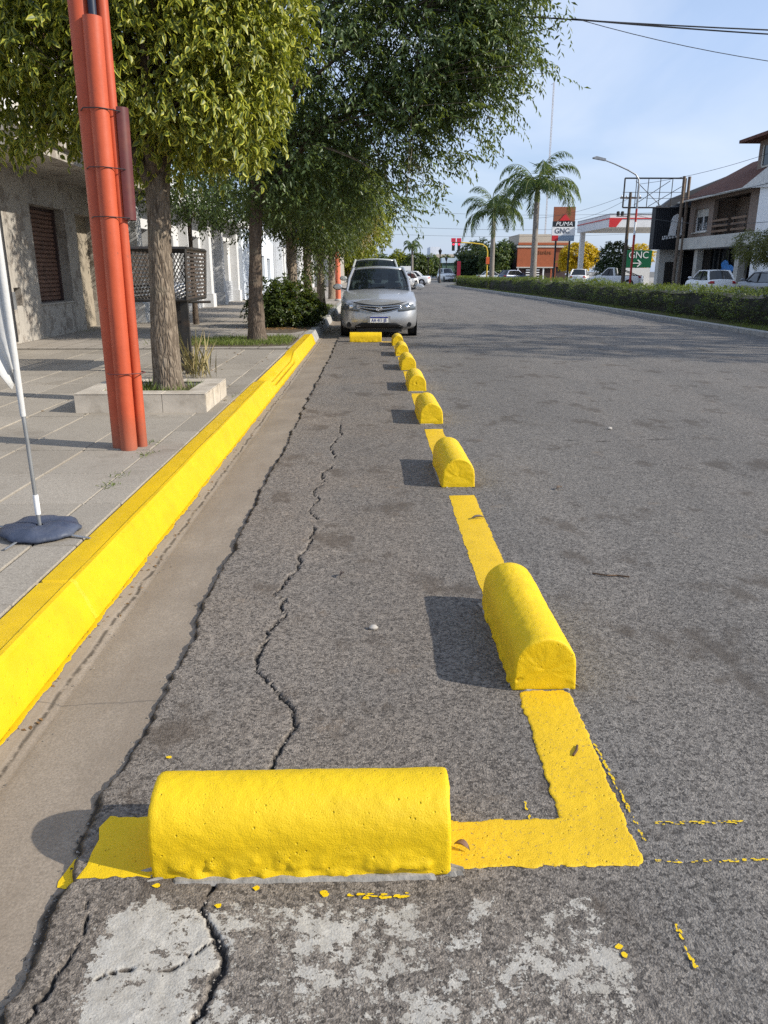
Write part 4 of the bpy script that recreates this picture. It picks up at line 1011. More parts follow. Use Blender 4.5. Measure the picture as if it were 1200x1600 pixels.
h1 = empty('plaster_house', (-6.6, 15.8, .15), 0, 'old grey plaster house with brown roller shutter and stained wall on the left', 'house')
XW = -6.42
ops = [(15.55, 17.25, .80, 2.62), (14.42, 14.72, .80, 1.12), (17.85, 19.25, .13, 2.60)]
mb = wall_x(MB(), XW, 1, 14.0, 20.2, .08, 3.62, ops, .32, .4); mb.build('wall', M_PLA, h1, W=True)
mb = MB(); mb.box(-12, XW - .41, 14.0, 20.2, .08, 4.3); mb.build('core', M_PLA, h1, W=True)
sh_ = empty('w', (0, 0, 0)); bpy.data.objects.remove(sh_)
mb = MB(); mb.box(XW - .32, XW - .27, 15.55, 17.25, .80, 2.62); win = mb.build('window', M_DBROWN, h1, W=True)
for k_ in range(21):
    z = .83 + k_ * .083; mb = MB(); mb.prism([(XW - .268, z), (XW - .245, z + .012), (XW - .245, z + .062), (XW - .268, z + .078)], 15.6, 17.2, 'y')
    mb = MB(); y0_, y1_ = 15.62, 17.18
    pr = [(XW - .268, z), (XW - .243, z + .014), (XW - .243, z + .060), (XW - .268, z + .078)]
    V_ = [(x, y0_, q) for x, q in pr] + [(x, y1_, q) for x, q in pr]
    mb.add(V_, [(0, 1, 5, 4), (1, 2, 6, 5), (2, 3, 7, 6), (3, 0, 4, 7), (3, 2, 1, 0), (4, 5, 6, 7)]); mb.build('slat', M_BROWN, win, W=True)
for (a, b) in ((15.553, 15.61), (17.19, 17.247)):
    mb = MB(); mb.box(XW - .27, XW - .20, a, b, .803, 2.617); mb.build('frame', M_DBROWN, win, W=True)
mb = MB(); mb.box(XW - .30, XW + .02, 15.50, 17.30, .765, .798); mb.build('sill', M_PLA, win, W=True)
mb = MB(); mb.box(XW - .25, XW - .2, 14.42, 14.72, .80, 1.12); mb.build('meter_box', M_BLACK, h1, W=True)
mb = MB(); mb.box(XW - .32, XW - .27, 17.85, 19.25, .13, 2.60); dr = mb.build('door', m_plaster('tan_boarding', (.30, .26, .20), (.37, .32, .25), (.26, .22, .17)), h1, W=True)
mb = MB(); mb.box(XW - .27, XW - .22, 17.95, 18.0, .9, 1.05); mb.build('handle', M_GREY, dr, W=True)
mb = MB(); mb.box(XW - .3, -5.15, 12.3, 20.25, 3.16, 3.34); mb.box(XW - .3, -5.05, 12.25, 20.3, 3.342, 3.42); mb.build('canopy', M_PLA, h1, W=True)
mb = MB(); mb.box(-5.2, -5.13, 12.3, 20.25, 3.43, 3.75); mb.build('parapet', plain('beige_parapet', (.5, .47, .42), .85, var=.1), h1, W=True)
mb = MB(); mb.tube([(XW + .07, 14.05, .2), (XW + .07, 14.05, 3.2)], .055, 10); mb.build('downpipe', M_BLACK, h1, True, True)
mb = MB(); mb.box(XW + .02, XW + .10, 14.12, 14.24, .75, 1.05); mb.build('gas_box', M_GREY, h1, W=True)
nb = empty('left_neighbour_house', (-6.9, 10, .15), 0, 'pale house wall left of the grey plaster house', 'house')
mb = wall_x(MB(), -6.75, 1, 5.5, 13.95, .08, 3.9, [(9.5, 11.2, .9, 2.3)], .2, .4); mb.build('wall', m_plaster('pale_plaster', (.55, .53, .50), (.66, .64, .60), (.48, .45, .42)), nb, W=True)
mb = MB(); mb.box(-6.95, -6.9, 9.5, 11.2, .9, 2.3); w_o = mb.build('window', M_DGL, nb, W=True)
mb = MB(); mb.box(-12, -7.2, 5.5, 13.95, .08, 4.6); mb.build('core', M_WPL, nb, W=True)
mb = MB(); mb.box(-7.3, -6.0, 5.4, 13.98, 3.905, 4.08); mb.build('roof_slab', M_PLA, nb, W=True)
# house further left-back showing a red tile edge and white upper wall above the canopy
ub = empty('upper_storey_house', (-9, 18, 4.3), 0, 'white upper storey with red tiled edge above the plaster house', 'house')
mb = MB(); mb.box(-12.5, -7.4, 13, 24, 4.31, 6.3); mb.build('wall', M_WPL, ub, W=True)
mb = MB(); mb.prism([(-12.8, 6.302), (-7.0, 6.302), (-9.9, 8.0)], 12.7, 24.3, 'y'); mb.build('roof', plain('red_tiles', (.25, .06, .04), .8, var=.25, vs=9), ub, W=True)

# grey-white house with pilasters
h2 = empty('white_pilaster_house', (-6.2, 27, .15), 0, 'white house with pilasters and recessed grey doors beyond the basket', 'house')
X2 = -6.15
ops = [(21.2, 22.6, .9, 2.5), (24.3, 25.3, .13, 2.45), (27.2, 28.9, .95, 2.55), (30.2, 31.3, .13, 2.6), (32.6, 34.6, 1.0, 2.6)]
mb = wall_x(MB(), X2, 1, 20.25, 36.5, .08, 4.0, ops, .45, .5); mb.build('wall', M_WPL, h2, W=True)
mb = MB(); mb.box(-13, X2 - .51, 20.25, 36.5, .08, 4.4); mb.build('core', M_WPL, h2, W=True)
M_GDOOR = plain('grey_door', (.16, .17, .18), .5, var=.1)
for (a, b, c, d) in ops:
    mb = MB(); mb.box(X2 - .45, X2 - .40, a, b, c, d); w_o = mb.build('window' if c > .5 else 'door', M_DGL if c > .5 else M_GDOOR, h2, W=True)
    for yy in (a + .03, (a + b) / 2, b - .03):
        mb = MB(); mb.box(X2 - .40, X2 - .36, yy - .03, yy + .03, c + .002, d - .002); mb.build('frame', M_WPL if c > .5 else M_DMET, w_o, W=True)
for yy in (20.6, 23.4, 26.2, 29.5, 31.9, 35.4):
    mb = MB(); mb.box(X2 + .002, X2 + .30, yy - .22, yy + .22, .1, 3.2); mb.box(X2 + .002, X2 + .36, yy - .28, yy + .28, .1, .62); mb.box(X2 + .002, X2 + .34, yy - .26, yy + .26, 3.0, 3.19); mb.build('pilaster', M_WPL, h2, W=True)
mb = MB(); mb.box(X2 - .3, X2 + .75, 20.27, 36.6, 3.202, 3.42); mb.build('canopy', M_WPL, h2, W=True)
for k_ in range(9):
    mb = MB(); mb.box(X2 + .004, X2 + .05, 31.95, 35.2, .16 + k_ * .095, .245 + k_ * .095); mb.build('board', plain('grey_cladding', (.42, .44, .47), .7) if k_ == 0 else bpy.data.materials['grey_cladding'], h2, W=True)
h3 = empty('pale_blue_wall_house', (-5.9, 41, .15), 0, 'bright pale wall house beside the parked bicycle', 'house')
mb = wall_x(MB(), -5.85, 1, 36.6, 48, .08, 3.3, [(38.6, 39.4, 1.2, 1.9), (43, 44.2, .13, 2.2), (45.2, 46.6, .9, 2.1)], .2, .4); mb.build('wall', plain('pale_blue_plaster', (.72, .78, .86), .8, var=.03), h3, W=True)
mb = MB(); mb.box(-13, -6.26, 36.6, 48, .08, 3.6); mb.build('core', M_WPL, h3, W=True)
for (a, b, c, d) in ((38.6, 39.4, 1.2, 1.9), (43, 44.2, .13, 2.2), (45.2, 46.6, .9, 2.1)):
    mb = MB(); mb.box(-6.05, -6.0, a, b, c, d); mb.build('window' if c > .5 else 'door', M_DGL if c > .5 else M_GDOOR, h3, W=True)
# house side wall seen between the street trees, with a barred window
h4 = empty('columned_house', (-5.2, 52, .15), 0, 'pale columned house with dark barred window seen between the street trees', 'house')
mb = wall_x(MB(), -5.3, 1, 48.1, 66, .08, 4.0, [(50.5, 53.5, .7, 2.4), (57, 60, .7, 2.4), (62, 63.4, .13, 2.3)], .3, .4); mb.build('wall', M_WPL, h4, W=True)
mb = MB(); mb.box(-13, -5.71, 48.1, 66, .08, 4.3); mb.build('core', M_WPL, h4, W=True)
for (a, b) in ((50.5, 53.5), (57, 60)):
    mb = MB(); mb.box(-5.6, -5.55, a, b, .7, 2.4); w_o = mb.build('window', M_DGL, h4, W=True)
    for k_ in range(7): mb = MB(); y = a + (b - a) * (k_ + .5) / 7; mb.box(-5.28, -5.25, y - .03, y + .03, .7, 2.4); mb.build('grille_bar', M_BLACK, w_o, W=True)
for yy in (48.6, 50.0, 54.2, 56.4, 60.8, 65.5):
    mb = MB(); mb.tube([(-4.9, yy, .1), (-4.9, yy, 3.2)], .2, 12); mb.build('column', M_WPL, h4, True, True)
mb = MB(); mb.box(-5.5, -4.6, 48.1, 66, 3.202, 3.5); mb.build('canopy', M_WPL, h4, W=True)
h5 = empty('shuttered_shop', (-4.5, 80, .15), 0, 'grey shuttered shop front closing the pavement behind the orange pole', 'shop')
mb = MB(); mb.box(-14, -3.2, 66.5, 95, .08, 4.2); mb.build('wall', M_PLA, h5, W=True)
for k_ in range(20):
    mb = MB(); mb.box(-3.196, -3.16, 67, 74, .2 + k_ * .11, .30 + k_ * .11); mb.build('slat', M_GREY, h5, W=True)
    mb = MB(); mb.box(-9, -3.4, 66.46, 66.495, .2 + k_ * .11, .30 + k_ * .11); mb.build('slat', M_GREY, h5, W=True)

# bicycle against the pale wall
bi = empty('bicycle', (-5.55, 37.6, .147), R(88), 'black bicycle leaning by the pale wall behind the tall tree', 'bicycle')
for (x, nm) in ((-.52, 'wheel'), (.52, 'wheel')):
    mb = MB(); mb.tube([(x + .33 * math.cos(a), 0, .34 + .33 * math.sin(a)) for a in np.linspace(0, 2 * math.pi, 25)], .017, 6, False); wo = mb.build('wheel', M_BLACK, bi, True)
    mb = MB()
    for k_ in range(8): a = k_ * math.pi / 8; mb.tube([(x + .31 * math.cos(a), 0, .34 + .31 * math.sin(a)), (x - .31 * math.cos(a), 0, .34 - .31 * math.sin(a))], .003, 3)
    mb.build('spokes', M_GREY, wo)
mb = MB()
for a, b in (((-.52, 0, .34), (-.12, 0, .30)), ((-.12, 0, .30), (-.22, 0, .85)), ((-.12, 0, .30), (.38, 0, .80)), ((-.22, 0, .78), (.36, 0, .86)), ((-.52, 0, .34), (-.21, 0, .78)), ((.52, 0, .34), (.35, 0, 1.0))): mb.tube([a, b], .016, 6)
mb.build('frame', M_BLACK, bi, True)
mb = MB(); mb.tube([(.36, -.26, 1.03), (.42, 0, 1.02), (.36, .26, 1.03)], .013, 6); mb.tube([(.35, 0, .98), (.40, 0, 1.02)], .013, 6); mb.build('handlebar', M_BLACK, bi, True)
mb = MB(); mb.prism([(-.36, .88), (-.10, .88), (-.08, .91), (-.34, .935)], -.07, .07, 'y'); mb.build('saddle', M_BLACK, bi, True)

# far orange pole beside the car, and utility posts
op = empty('orange_post', (-1.5, 35.4, .15), 0, 'slim orange post standing on the pavement left of the silver car', 'pole')
mb = MB(); mb.tube([(-1.5, 35.4, .1), (-1.5, 35.4, 5)], .12, 14); mb.build('shaft', plain('faded_orange', (.66, .17, .09), .5, var=.15, vs=2), op, True, True)
mb = MB(); mb.lathe([(.16, 0), (.16, .05), (.12, .09)], 14, (-1.5, 35.4, .148)); mb.build('foot', M_CONC, op, W=True)
# ------------------------------------------------------------------ cars
def carpaint(name, col, metal=.0, rough=.3): 
    t = NT(name); p = t.obj()
    c = t.mix(t.rng(t.noise(p, 3, 4), .3, .7), tuple(x * .96 for x in col), tuple(min(1, x * 1.03) for x in col))
    z = t.sep(p)[2]
    c = t.mix(t.rng(t.ma('ADD', z, t.ma('MULTIPLY', t.noise(p, 7, 4), .12)), .22, .50, .45, 0), c, (.16, .145, .125))   # road dust low down
    return t.done(t.bsdf(c, t.rng(t.noise(p, 5, 4), .3, .7, rough * .9, rough * 1.15), metal, .5, None, Coat_Weight=.5, Coat_Roughness=.08))
P_SILVER = carpaint('silver_paint', (.45, .455, .465), .6, .30)
P_PALE = carpaint('pale_silver_paint', (.55, .57, .55), .45, .32)
P_WHITE = carpaint('white_car_paint', (.78, .78, .77), 0, .32)
P_GREYC = carpaint('grey_car_paint', (.22, .23, .25), .4, .35)
P_BLUEC = carpaint('blue_car_paint', (.05, .07, .13), .3, .35)
M_TYRE = plain('tyre_rubber', (.02, .02, .02), .85, var=.2)
M_RIM = plain('rim_alloy', (.42, .42, .43), .35, metal=.8, var=.1)
M_CHROME = plain('chrome', (.75, .75, .76), .12, metal=1., var=.02)
M_PLAST = plain('black_plastic', (.014, .014, .015), .45, var=.2)
M_CGL = glassmat('car_glass', (.010, .014, .018), .42, .02, .6)
M_CGLD = glassmat('tinted_car_glass', (.010, .012, .015), .0, .03, .6)
M_LENS = glassmat('headlight_lens', (.10, .115, .13), .0, .08, .9)
M_RLENS = plain('red_lens', (.35, .012, .012), .15, var=.1)
M_SEAT = plain('dark_seat_fabric', (.02, .02, .024), .8, var=.2)
M_PLATE = plain('plate_white', (.78, .78, .76), .45, var=.03)
M_PBLUE = plain('plate_blue', (.02, .035, .22), .45, var=.05)

def text_part(name, s, size, loc, rot, mat, parent, ext=.002, align='CENTER', shear=0., sx=1.):
    cu = bpy.data.curves.new(name, 'FONT'); cu.body = s; cu.size = size; cu.extrude = ext; cu.align_x = align; cu.align_y = 'CENTER'; cu.shear = shear
    cu.materials.append(mat)
    tmp = bpy.data.objects.new('tmp', cu); COL.objects.link(tmp); dg = bpy.context.evaluated_depsgraph_get()
    me = bpy.data.meshes.new_from_object(tmp.evaluated_get(dg)); bpy.data.objects.remove(tmp)
    if not me.materials: me.materials.append(mat)
    o = bpy.data.objects.new(name, me); COL.objects.link(o)
    if parent is not None: o.parent = parent
    o.location = loc; o.rotation_euler = rot; o.scale = (sx, 1, 1)
    return o

def car(name, label, loc, rz, paint, L=4.27, Wd=1.695, H=1.51, kind='sedan', front=True, rear=True, glass=None, plate=None, grp=None, fine=True, detail='plain'):
    root = empty(name, loc, rz, label, 'car' if kind != 'pickup' else 'pickup', grp)
    w = Wd / 2; zb = .19; glass = glass or M_CGLD
    yF, yR = -L / 2, L / 2
    bel = .60 * H if kind != 'suv' else .585 * H
    if kind == 'sedan': ywb, yrf, yrr, yrb, zr_ = yF + 1.05, yF + 1.72, yR - 1.35, yR - .72, bel + .04
    elif kind == 'suv': ywb, yrf, yrr, yrb, zr_ = yF + 1.05, yF + 1.75, yR - .35, yR - .12, bel + .03
    elif kind == 'pickup': ywb, yrf, yrr, yrb, zr_ = yF + 1.25, yF + 1.85, yR - 2.35, yR - 2.15, bel + .02
    else: ywb, yrf, yrr, yrb, zr_ = yF + .98, yF + 1.62, yR - .75, yR - .22, bel + .03
    SY = [yF, yF + .25, yF + .6, ywb, (ywb + yrb) / 2, yrb, yR - .12, yR]
    SZ = [.74 if kind != 'suv' else .88, .80 if kind != 'suv' else .95, .88 if kind != 'suv' else 1.0, bel + .06, bel, zr_, zr_ - .015, zr_ - .06]
    zs = lambda y: np.interp(y, SY, SZ)
    LV = [0, .10, .28, .5, .72, .9, 1.]
    WF = [.92, .975, .995, 1.0, .996, .98, .945]; IN = [.09, .025, .0, .010, .03, .06, .12]
    def yfront(x, t):
        ww = w * np.interp(t, LV, WF); ax = np.minimum(np.abs(x) / ww, 1); rc = .36
        c = np.clip((ax - (1 - rc)) / rc, 0, 1)
        return yF + np.interp(t, LV, IN) + .10 * ax ** 2 + .30 * (1 - np.sqrt(np.maximum(0, 1 - c ** 2)))
    def yrear(x, t):
        ww = w * np.interp(t, LV, WF); ax = np.minimum(np.abs(x) / ww, 1); c = np.clip((ax - .68) / .32, 0, 1)
        return yR - np.interp(t, LV, IN) * .5 - .06 * ax ** 2 - .22 * (1 - np.sqrt(np.maximum(0, 1 - c ** 2)))
    nf = 17; ns = 12
    rings = []
    for t in LV:
        ww = w * np.interp(t, LV, WF)
        xs = np.sin(np.linspace(-math.pi / 2, math.pi / 2, nf)) * ww
        f = [(x, float(yfront(x, t))) for x in xs]; r = [(x, float(yrear(x, t))) for x in xs[::-1]]
        y0, y1 = f[-1][1], r[0][1]
        sd = [(ww, y0 + (y1 - y0) * k / ns) for k in range(1, ns)]
        pts = f + sd + r + [(-x, y) for x, y in reversed(sd)]
        rings.append([(x, y, zb + (float(zs(y)) - zb) * t) for x, y in pts])
    top = rings[-1]
    for f, cr in ((.93, .010), (.75, .030), (.45, .048), (.15, .056), (.0, .058)):
        rings.append([(x * f, y, float(zs(y)) + cr * (1 if kind != 'pickup' or y < yrb else -.2)) for (x, y, z) in top])
    m = len(top); V = [p for r in rings for p in r]; F = []
    for k in range(len(rings) - 1):
        for j in range(m): F.append((k * m + j, k * m + (j + 1) % m, (k + 1) * m + (j + 1) % m, (k + 1) * m + j))
    F.append(tuple(reversed(range(m))))
    body = mesh('body', V, F, paint, root, smooth=True)
    try: body.data.set_sharp_from_angle(angle=R(48))
    except Exception: pass
    # greenhouse
    wb, wr = w * .875, w * .70; zr = H - .055
    bz = lambda y: float(zs(y)) + .025
    def side(u_y, up, s):       # point on the cabin side: y at belt, y at roof, height fraction
        return None
    def sheet(nm, base, top_, bow0, bow1, mat, nx=10, ny=5, crown=0., off=0.):
        (y0, z0, w0), (y1, z1, w1) = base, top_; V = []; F = []
        for j in range(ny + 1):
            f = j / ny
            for i in range(nx + 1):
                u = -1 + 2 * i / nx; ww = w0 + (w1 - w0) * f
                y = y0 + (y1 - y0) * f + (bow0 + (bow1 - bow0) * f) * u * u
                z = z0 + (z1 - z0) * f + crown * math.sin(math.pi * f) + (.045 * (1 - u * u) if z1 == z0 else .04 * f * (1 - u * u))
                V.append((u * ww, y, z + off))
        for j in range(ny):
            for i in range(nx): a = j * (nx + 1) + i; F.append((a, a + 1, a + nx + 2, a + nx + 1))
        return mesh(nm, V, F, mat, root, smooth=True)
    ws = sheet('windscreen', (ywb, bz(ywb), wb * .96), (yrf, zr - .02, wr * .97), .20, .12, glass)
    rt_ = sheet('roof', (yrf + .0, zr, wr), (yrr, zr, wr), .12, -.08, paint, 10, 8, .03)
    so = rt_.modifiers.new('thick', 'SOLIDIFY'); so.thickness = .04; so.offset = -1
    sheet('rear_window', (yrb, bz(yrb), wb * .93), (yrr, zr - .02, wr * .96), -.12, -.08, glass)
    yb_ = ywb + .20; yt_ = yrf + .12; ye = yrb - .12; yte = yrr - .08
    for s in (-1, 1):
        ymid_b = yb_ + (ye - yb_) * .48; ymid_t = yt_ + (yte - yt_) * .42
        for (a0, a1, c0, c1) in ((yb_ + .10, ymid_b - .04, yt_ + .05, ymid_t - .03), (ymid_b + .04, ye - .12, ymid_t + .03, yte - .06)):
            V = [(s * wb * .985, a0, bz(a0) + .01), (s * wb * .985, a1, bz(a1) + .01), (s * (wr + .012), c1, zr - .04), (s * (wr + .012), c0, zr - .04)]
            mesh('side_window', V, [(0, 1, 2, 3)], glass, root)
        for (a, b, r) in (((yb_, bz(yb_)), (yt_, zr), .036), ((ymid_b, bz(ymid_b)), (ymid_t, zr), .040), ((ye - .04, bz(ye)), (yte, zr), .065)):
            mb = MB(); mb.tube([(s * wb * .985, a[0], a[1] - .03), (s * (wb * .55 + wr * .45) * 1.0 + s * .012, (a[0] + b[0]) / 2, (a[1] + b[1]) / 2 + .01), (s * wr, b[0], b[1] + .005)], r, 8, True)
            mb.build('pillar', paint if r != .040 else M_PLAST, root, True)
        mb = MB(); mb.tube([(s * wr, yt_, zr), (s * (wr + .012), (yt_ + yte) / 2, zr + .025), (s * wr, yte, zr)], .035, 8); mb.build('roof_rail', paint, root, True)
        # mirror
        mb = MB(); mx, my, mz = s * (w + .10), ywb + .30, bz(ywb) + .07
        mb.lathe([(.0, -.07), (.055, -.065), (.075, -.03), (.078, .03), (.065, .05), (.0, .052)], 10, (0, 0, 0), 'y')
        mb.v = [(mx + x * 1.55, my + y, mz + z * .95) for x, y, z in mb.v]; mo = mb.build('mirror', paint, root, True)
        mb = MB(); mb.tube([(s * wb, my, mz - .05), (mx, my, mz - .03)], .022, 6); mb.build('mirror_arm', M_PLAST, mo)
    # cabin
    mb = MB(); mb.box(-w * .80, w * .80, ywb + .18, yrb - .10, bel - .12, bel + .075); mb.build('cabin_floor', M_SEAT, root)
    if fine:
        for s in (-1, 1):
            mb = MB(); y = ywb + 1.25; x = s * .36
            mb.box(x - .22, x + .22, y, y + .16, bel - .1, bel + .24, .05); se = mb.build('seat', M_SEAT, root)
            mb = MB(); mb.box(x - .12, x + .12, y + .05, y + .15, bel + .27, bel + .45, .04); mb.build('headrest', M_SEAT, se)
        mb = MB(); mb.box(-.62, .62, ywb + 2.1, ywb + 2.24, bel - .1, bel + .2, .05); se = mb.build('seat', M_SEAT, root)
        for x in (-.35, 0, .35): mb = MB(); mb.box(x - .10, x + .10, ywb + 2.12, ywb + 2.2, bel + .21, bel + .34, .03); mb.build('headrest', M_SEAT, se)
        mb = MB(); mb.box(-.09, .09, yrf + .16, yrf + .19, zr - .16, zr - .10, .02); mb.build('interior_mirror', M_PLAST, root)
        mb = MB(); mb.tube([(.36 + .17 * math.cos(a), ywb + .62 + .03 * math.sin(a), bel + .10 + .15 * math.sin(a)) for a in np.linspace(0, 6.283, 17)], .014, 6, False); mb.build('steering_wheel', M_PLAST, root)
        for x in (-.35, .2):
            mb = MB(); mb.tube([(x, ywb - .01 + .06, bz(ywb) + .02), (x + .5, ywb + .10, bz(ywb) + .09)], .008, 4); mb.build('wiper', M_PLAST, root)
        mb = MB(); mb.tube([(0, yrf + .35, zr + .07), (0.0, yrf + .45, zr + .30)], .005, 5); mb.build('antenna', M_PLAST, root)
    # wheels
    wbs = L * .60; wr_ = .30 if kind not in ('suv', 'pickup') else .345
    for sy in (-1, 1):
        for s in (-1, 1):
            y = sy * wbs / 2 - .02; x = s * (w - .085)
            mb = MB(); mb.lathe([(wr_ * .62, -.09), (wr_ * .95, -.09), (wr_, -.065), (wr_, .065), (wr_ * .95, .09), (wr_ * .62, .09)], 24, (x, y, wr_), 'x'); ty = mb.build('wheel', M_TYRE, root, True)
            mb = MB(); mb.lathe([(.02, .05), (wr_ * .25, .06), (wr_ * .58, .045), (wr_ * .63, .092), (wr_ * .58, .096)] if s > 0 else [(.02, -.05), (wr_ * .25, -.06), (wr_ * .58, -.045), (wr_ * .63, -.092), (wr_ * .58, -.096)], 20, (x, y, wr_), 'x'); mb.build('rim', M_RIM, ty, True)
            mb = MB(); mb.lathe([(wr_ * .99, -.015), (wr_ * 1.14, -.012), (wr_ * 1.16, .010), (wr_ * .99, .008)] , 24, (s * (w + .001), y, wr_ + .01), 'x'); mb.build('wheel_arch', M_PLAST, root, True)
    # front fittings follow the curved nose
    zt = lambda z: (z - zb) / (float(zs(yF + .15)) - zb)
    def fpatch(nm, xa, xb, lo, hi, off, mat, parent=root, nx=14, ny=3, rearside=False):
        V = []; F = []
        for j in range(ny + 1):
            for i in range(nx + 1):
                x = xa + (xb - xa) * i / nx; z = lo(x) + (hi(x) - lo(x)) * j / ny; t = min(max(zt(z), 0), 1.0)
                y = float(yrear(x, t)) + off if rearside else float(yfront(x, t)) - off
                V.append((x, y, z))
        for j in range(ny):
            for i in range(nx): a = j * (nx + 1) + i; F.append((a, a + 1, a + nx + 2, a + nx + 1) if not rearside else (a + 1, a, a + nx + 1, a + nx + 2))
        o = mesh(nm, V, F, mat, parent, smooth=True)
        so = o.modifiers.new('thick', 'SOLIDIFY'); so.thickness = .012; so.offset = -1
        return o
    if front:
        k = 1.0 if kind != 'suv' else 1.18
        for s in (-1, 1):
            xa, xb = (.42, w * .99) if s > 0 else (-w * .99, -.42)
            lo = lambda x: (.565 + .035 * max(0, abs(x) - .42) / .40) * k
            hi = lambda x: (.675 + .125 * max(0, abs(x) - .42) / .40) * k
            hl = fpatch('headlight', xa, xb, lo, hi, .010, M_LENS)
            fpatch('reflector', s * .62 - .05 if s > 0 else s * .62 - .05, s * .62 + .05, lambda x: .635 * k, lambda x: .70 * k, .013, M_CHROME, hl, 4, 2)
            mb = MB(); yy = float(yfront(.66, zt(.29))); mb.lathe([(.002, -.02), (.052, -.02), (.055, .02), (.002, .02)], 14, (s * .66, yy - .002, .29), 'y'); fo = mb.build('fog_light', M_PLAST, root)
            mb = MB(); mb.lathe([(.002, -.026), (.030, -.026), (.030, .02), (.002, .02)], 12, (s * .66, yy - .002, .29), 'y'); mb.build('lens', M_CGLD, fo)
        sm = lambda x, c, e: c + (e - c) * (abs(x) / .50) ** 1.7
        gr = fpatch('grille', -.50, .50, lambda x: sm(x, .535, .63) * k, lambda x: sm(x, .685, .72) * k, .006, M_PLAST)
        for (a, b) in ((.662, .685), (.602, .622), (.530, .546)):
            fpatch('chrome_bar', -.50, .50, lambda x: sm(x, a, a * .35 + .455) * k, lambda x: sm(x, b, b * .35 + .465) * k, .016, M_CHROME, gr, 18, 2)
        fpatch('bonnet_gap', -.60, .60, lambda x: (.690 + .075 * (abs(x) / .6) ** 1.7) * k, lambda x: (.704 + .075 * (abs(x) / .6) ** 1.7) * k, .006, M_PLAST)
        yy = float(yfront(0, zt(.63))); em = MB()
        for (rx, rz_) in ((.062, .048), (.024, .046), (.046, .020)):
            em.tube([(rx * math.cos(a), yy - .028, .622 * k + rz_ * math.sin(a) + (.018 if rz_ == .020 else 0)) for a in np.linspace(0, 6.283, 21)], .0075, 6, False)
        em.build('emblem', M_CHROME, root, True)
        fpatch('lower_intake', -.53, .53, lambda x: .205 * k, lambda x: (.33 - .07 * max(0, abs(x) - .40) / .13) * k, .006, M_PLAST)
        yy = float(yfront(0, zt(.40)))
        mb = MB(); mb.box(-.20, .20, yy - .040, yy - .012, .335 * k, .465 * k, .004); pt = mb.build('number_plate', M_PLATE, root)
        mb = MB(); mb.box(-.198, .198, yy - .043, yy - .0405, .432 * k, .463 * k); mb.build('plate_band', M_PBLUE, pt)
        mb = MB(); mb.box(-.25, .25, yy - .018, yy + .05, .325 * k, .475 * k, .004); mb.build('plate_holder', M_RIM, pt)
        if plate: text_part('plate_letters', plate, .098, (0, yy - .0425, .383 * k), (R(90), 0, 0), M_PBLUE, pt, .001, sx=.80)
        mb = MB(); mb.box(-.5, .5, yF + .10, yF + .6, .13, .20); mb.build('undertray', M_PLAST, root)
    if rear:
        for s in (-1, 1):
            xa, xb = (w * .62, w * .97) if s > 0 else (-w * .97, -w * .62)
            zt = lambda z: (z - zb) / (float(zs(yR - .1)) - zb)
            fpatch('tail_light', xa, xb, lambda x: bel - .16, lambda x: bel - .01, .012, M_RLENS, root, 6, 2, True)
        mb = MB(); yy = float(yrear(0, .5)); mb.box(-.22, .22, yy + .004, yy + .02, .62, .75); mb.build('number_plate', M_PLATE, root)
        fpatch('rear_bumper_strip', -.7, .7, lambda x: .30, lambda x: .38, .008, M_PLAST, root, 10, 1, True)
    if kind == 'pickup':
        mb = MB(); mb.box(-w * .8, w * .8, yrb + .1, yR - .2, bel - .1, bel + .055); mb.build('bed_floor', M_PLAST, root)
        for s in (-1, 1):
            mb = MB(); mb.tube([(s * w * .82, yrb + .12, bel), (s * w * .76, yrb + .22, H - .1), (s * w * .80, yR - .5, bel + .02)], .035, 8); mb.build('roll_bar', M_PLAST, root, True)
    return root
car('silver_car', 'silver compact sedan parked facing the camera behind the far wheel stop', (.155, 19.42, -.005), 0, P_SILVER, glass=M_CGL, plate='AA 411 JB')
car('parked_van', 'taller pale silver car parked right behind the silver sedan', (.10, 25.6, -.005), 0, P_PALE, 4.3, 1.76, 1.79, 'suv', glass=M_CGL)
# ------------------------------------------------------------------ median, far carriageway, right pavement
M_FASPH = plain('far_asphalt', (.15, .147, .145), .9, var=.2, vs=1.2, bump=.3, bs=120)
tag(mesh('far_carriageway', [(11.9, -25, -.01), (20.6, -25, -.01), (20.6, 420, -.01), (11.9, 420, -.01)], [(0, 1, 2, 3)], M_FASPH), kind='structure')
def m_turf():
    t = NT('dry_turf'); p = t.pos()
    c = t.mix(t.rng(t.noise(p, 1.1, 5, .65), .35, .65), (.075, .085, .025), (.15, .12, .07))
    c = t.mix(t.rng(t.noise(p, 40, 4), .4, .7, 0, .5), c, (.05, .06, .02))
    return t.done(t.bsdf(c, 1., 0, .1, t.bump(t.noise(p, 60, 4, .7), .8, .03)))
med = empty('median', kind='structure')
V_ = []; yy_ = [-25, 0, 10, 20, 30, 42, 50, 60, 70, 80, 81]
for y in yy_: fx = float(far_edge(np.array(float(y)))); V_ += [(fx + .12, y, .10), (fx + .9, y, .15), (11.3, y, .15), (11.78, y, .10)]
F_ = [(i * 4 + j, i * 4 + j + 1, i * 4 + j + 5, i * 4 + j + 4) for i in range(len(yy_) - 1) for j in range(3)]
mesh('turf', V_, F_, m_turf(), med)
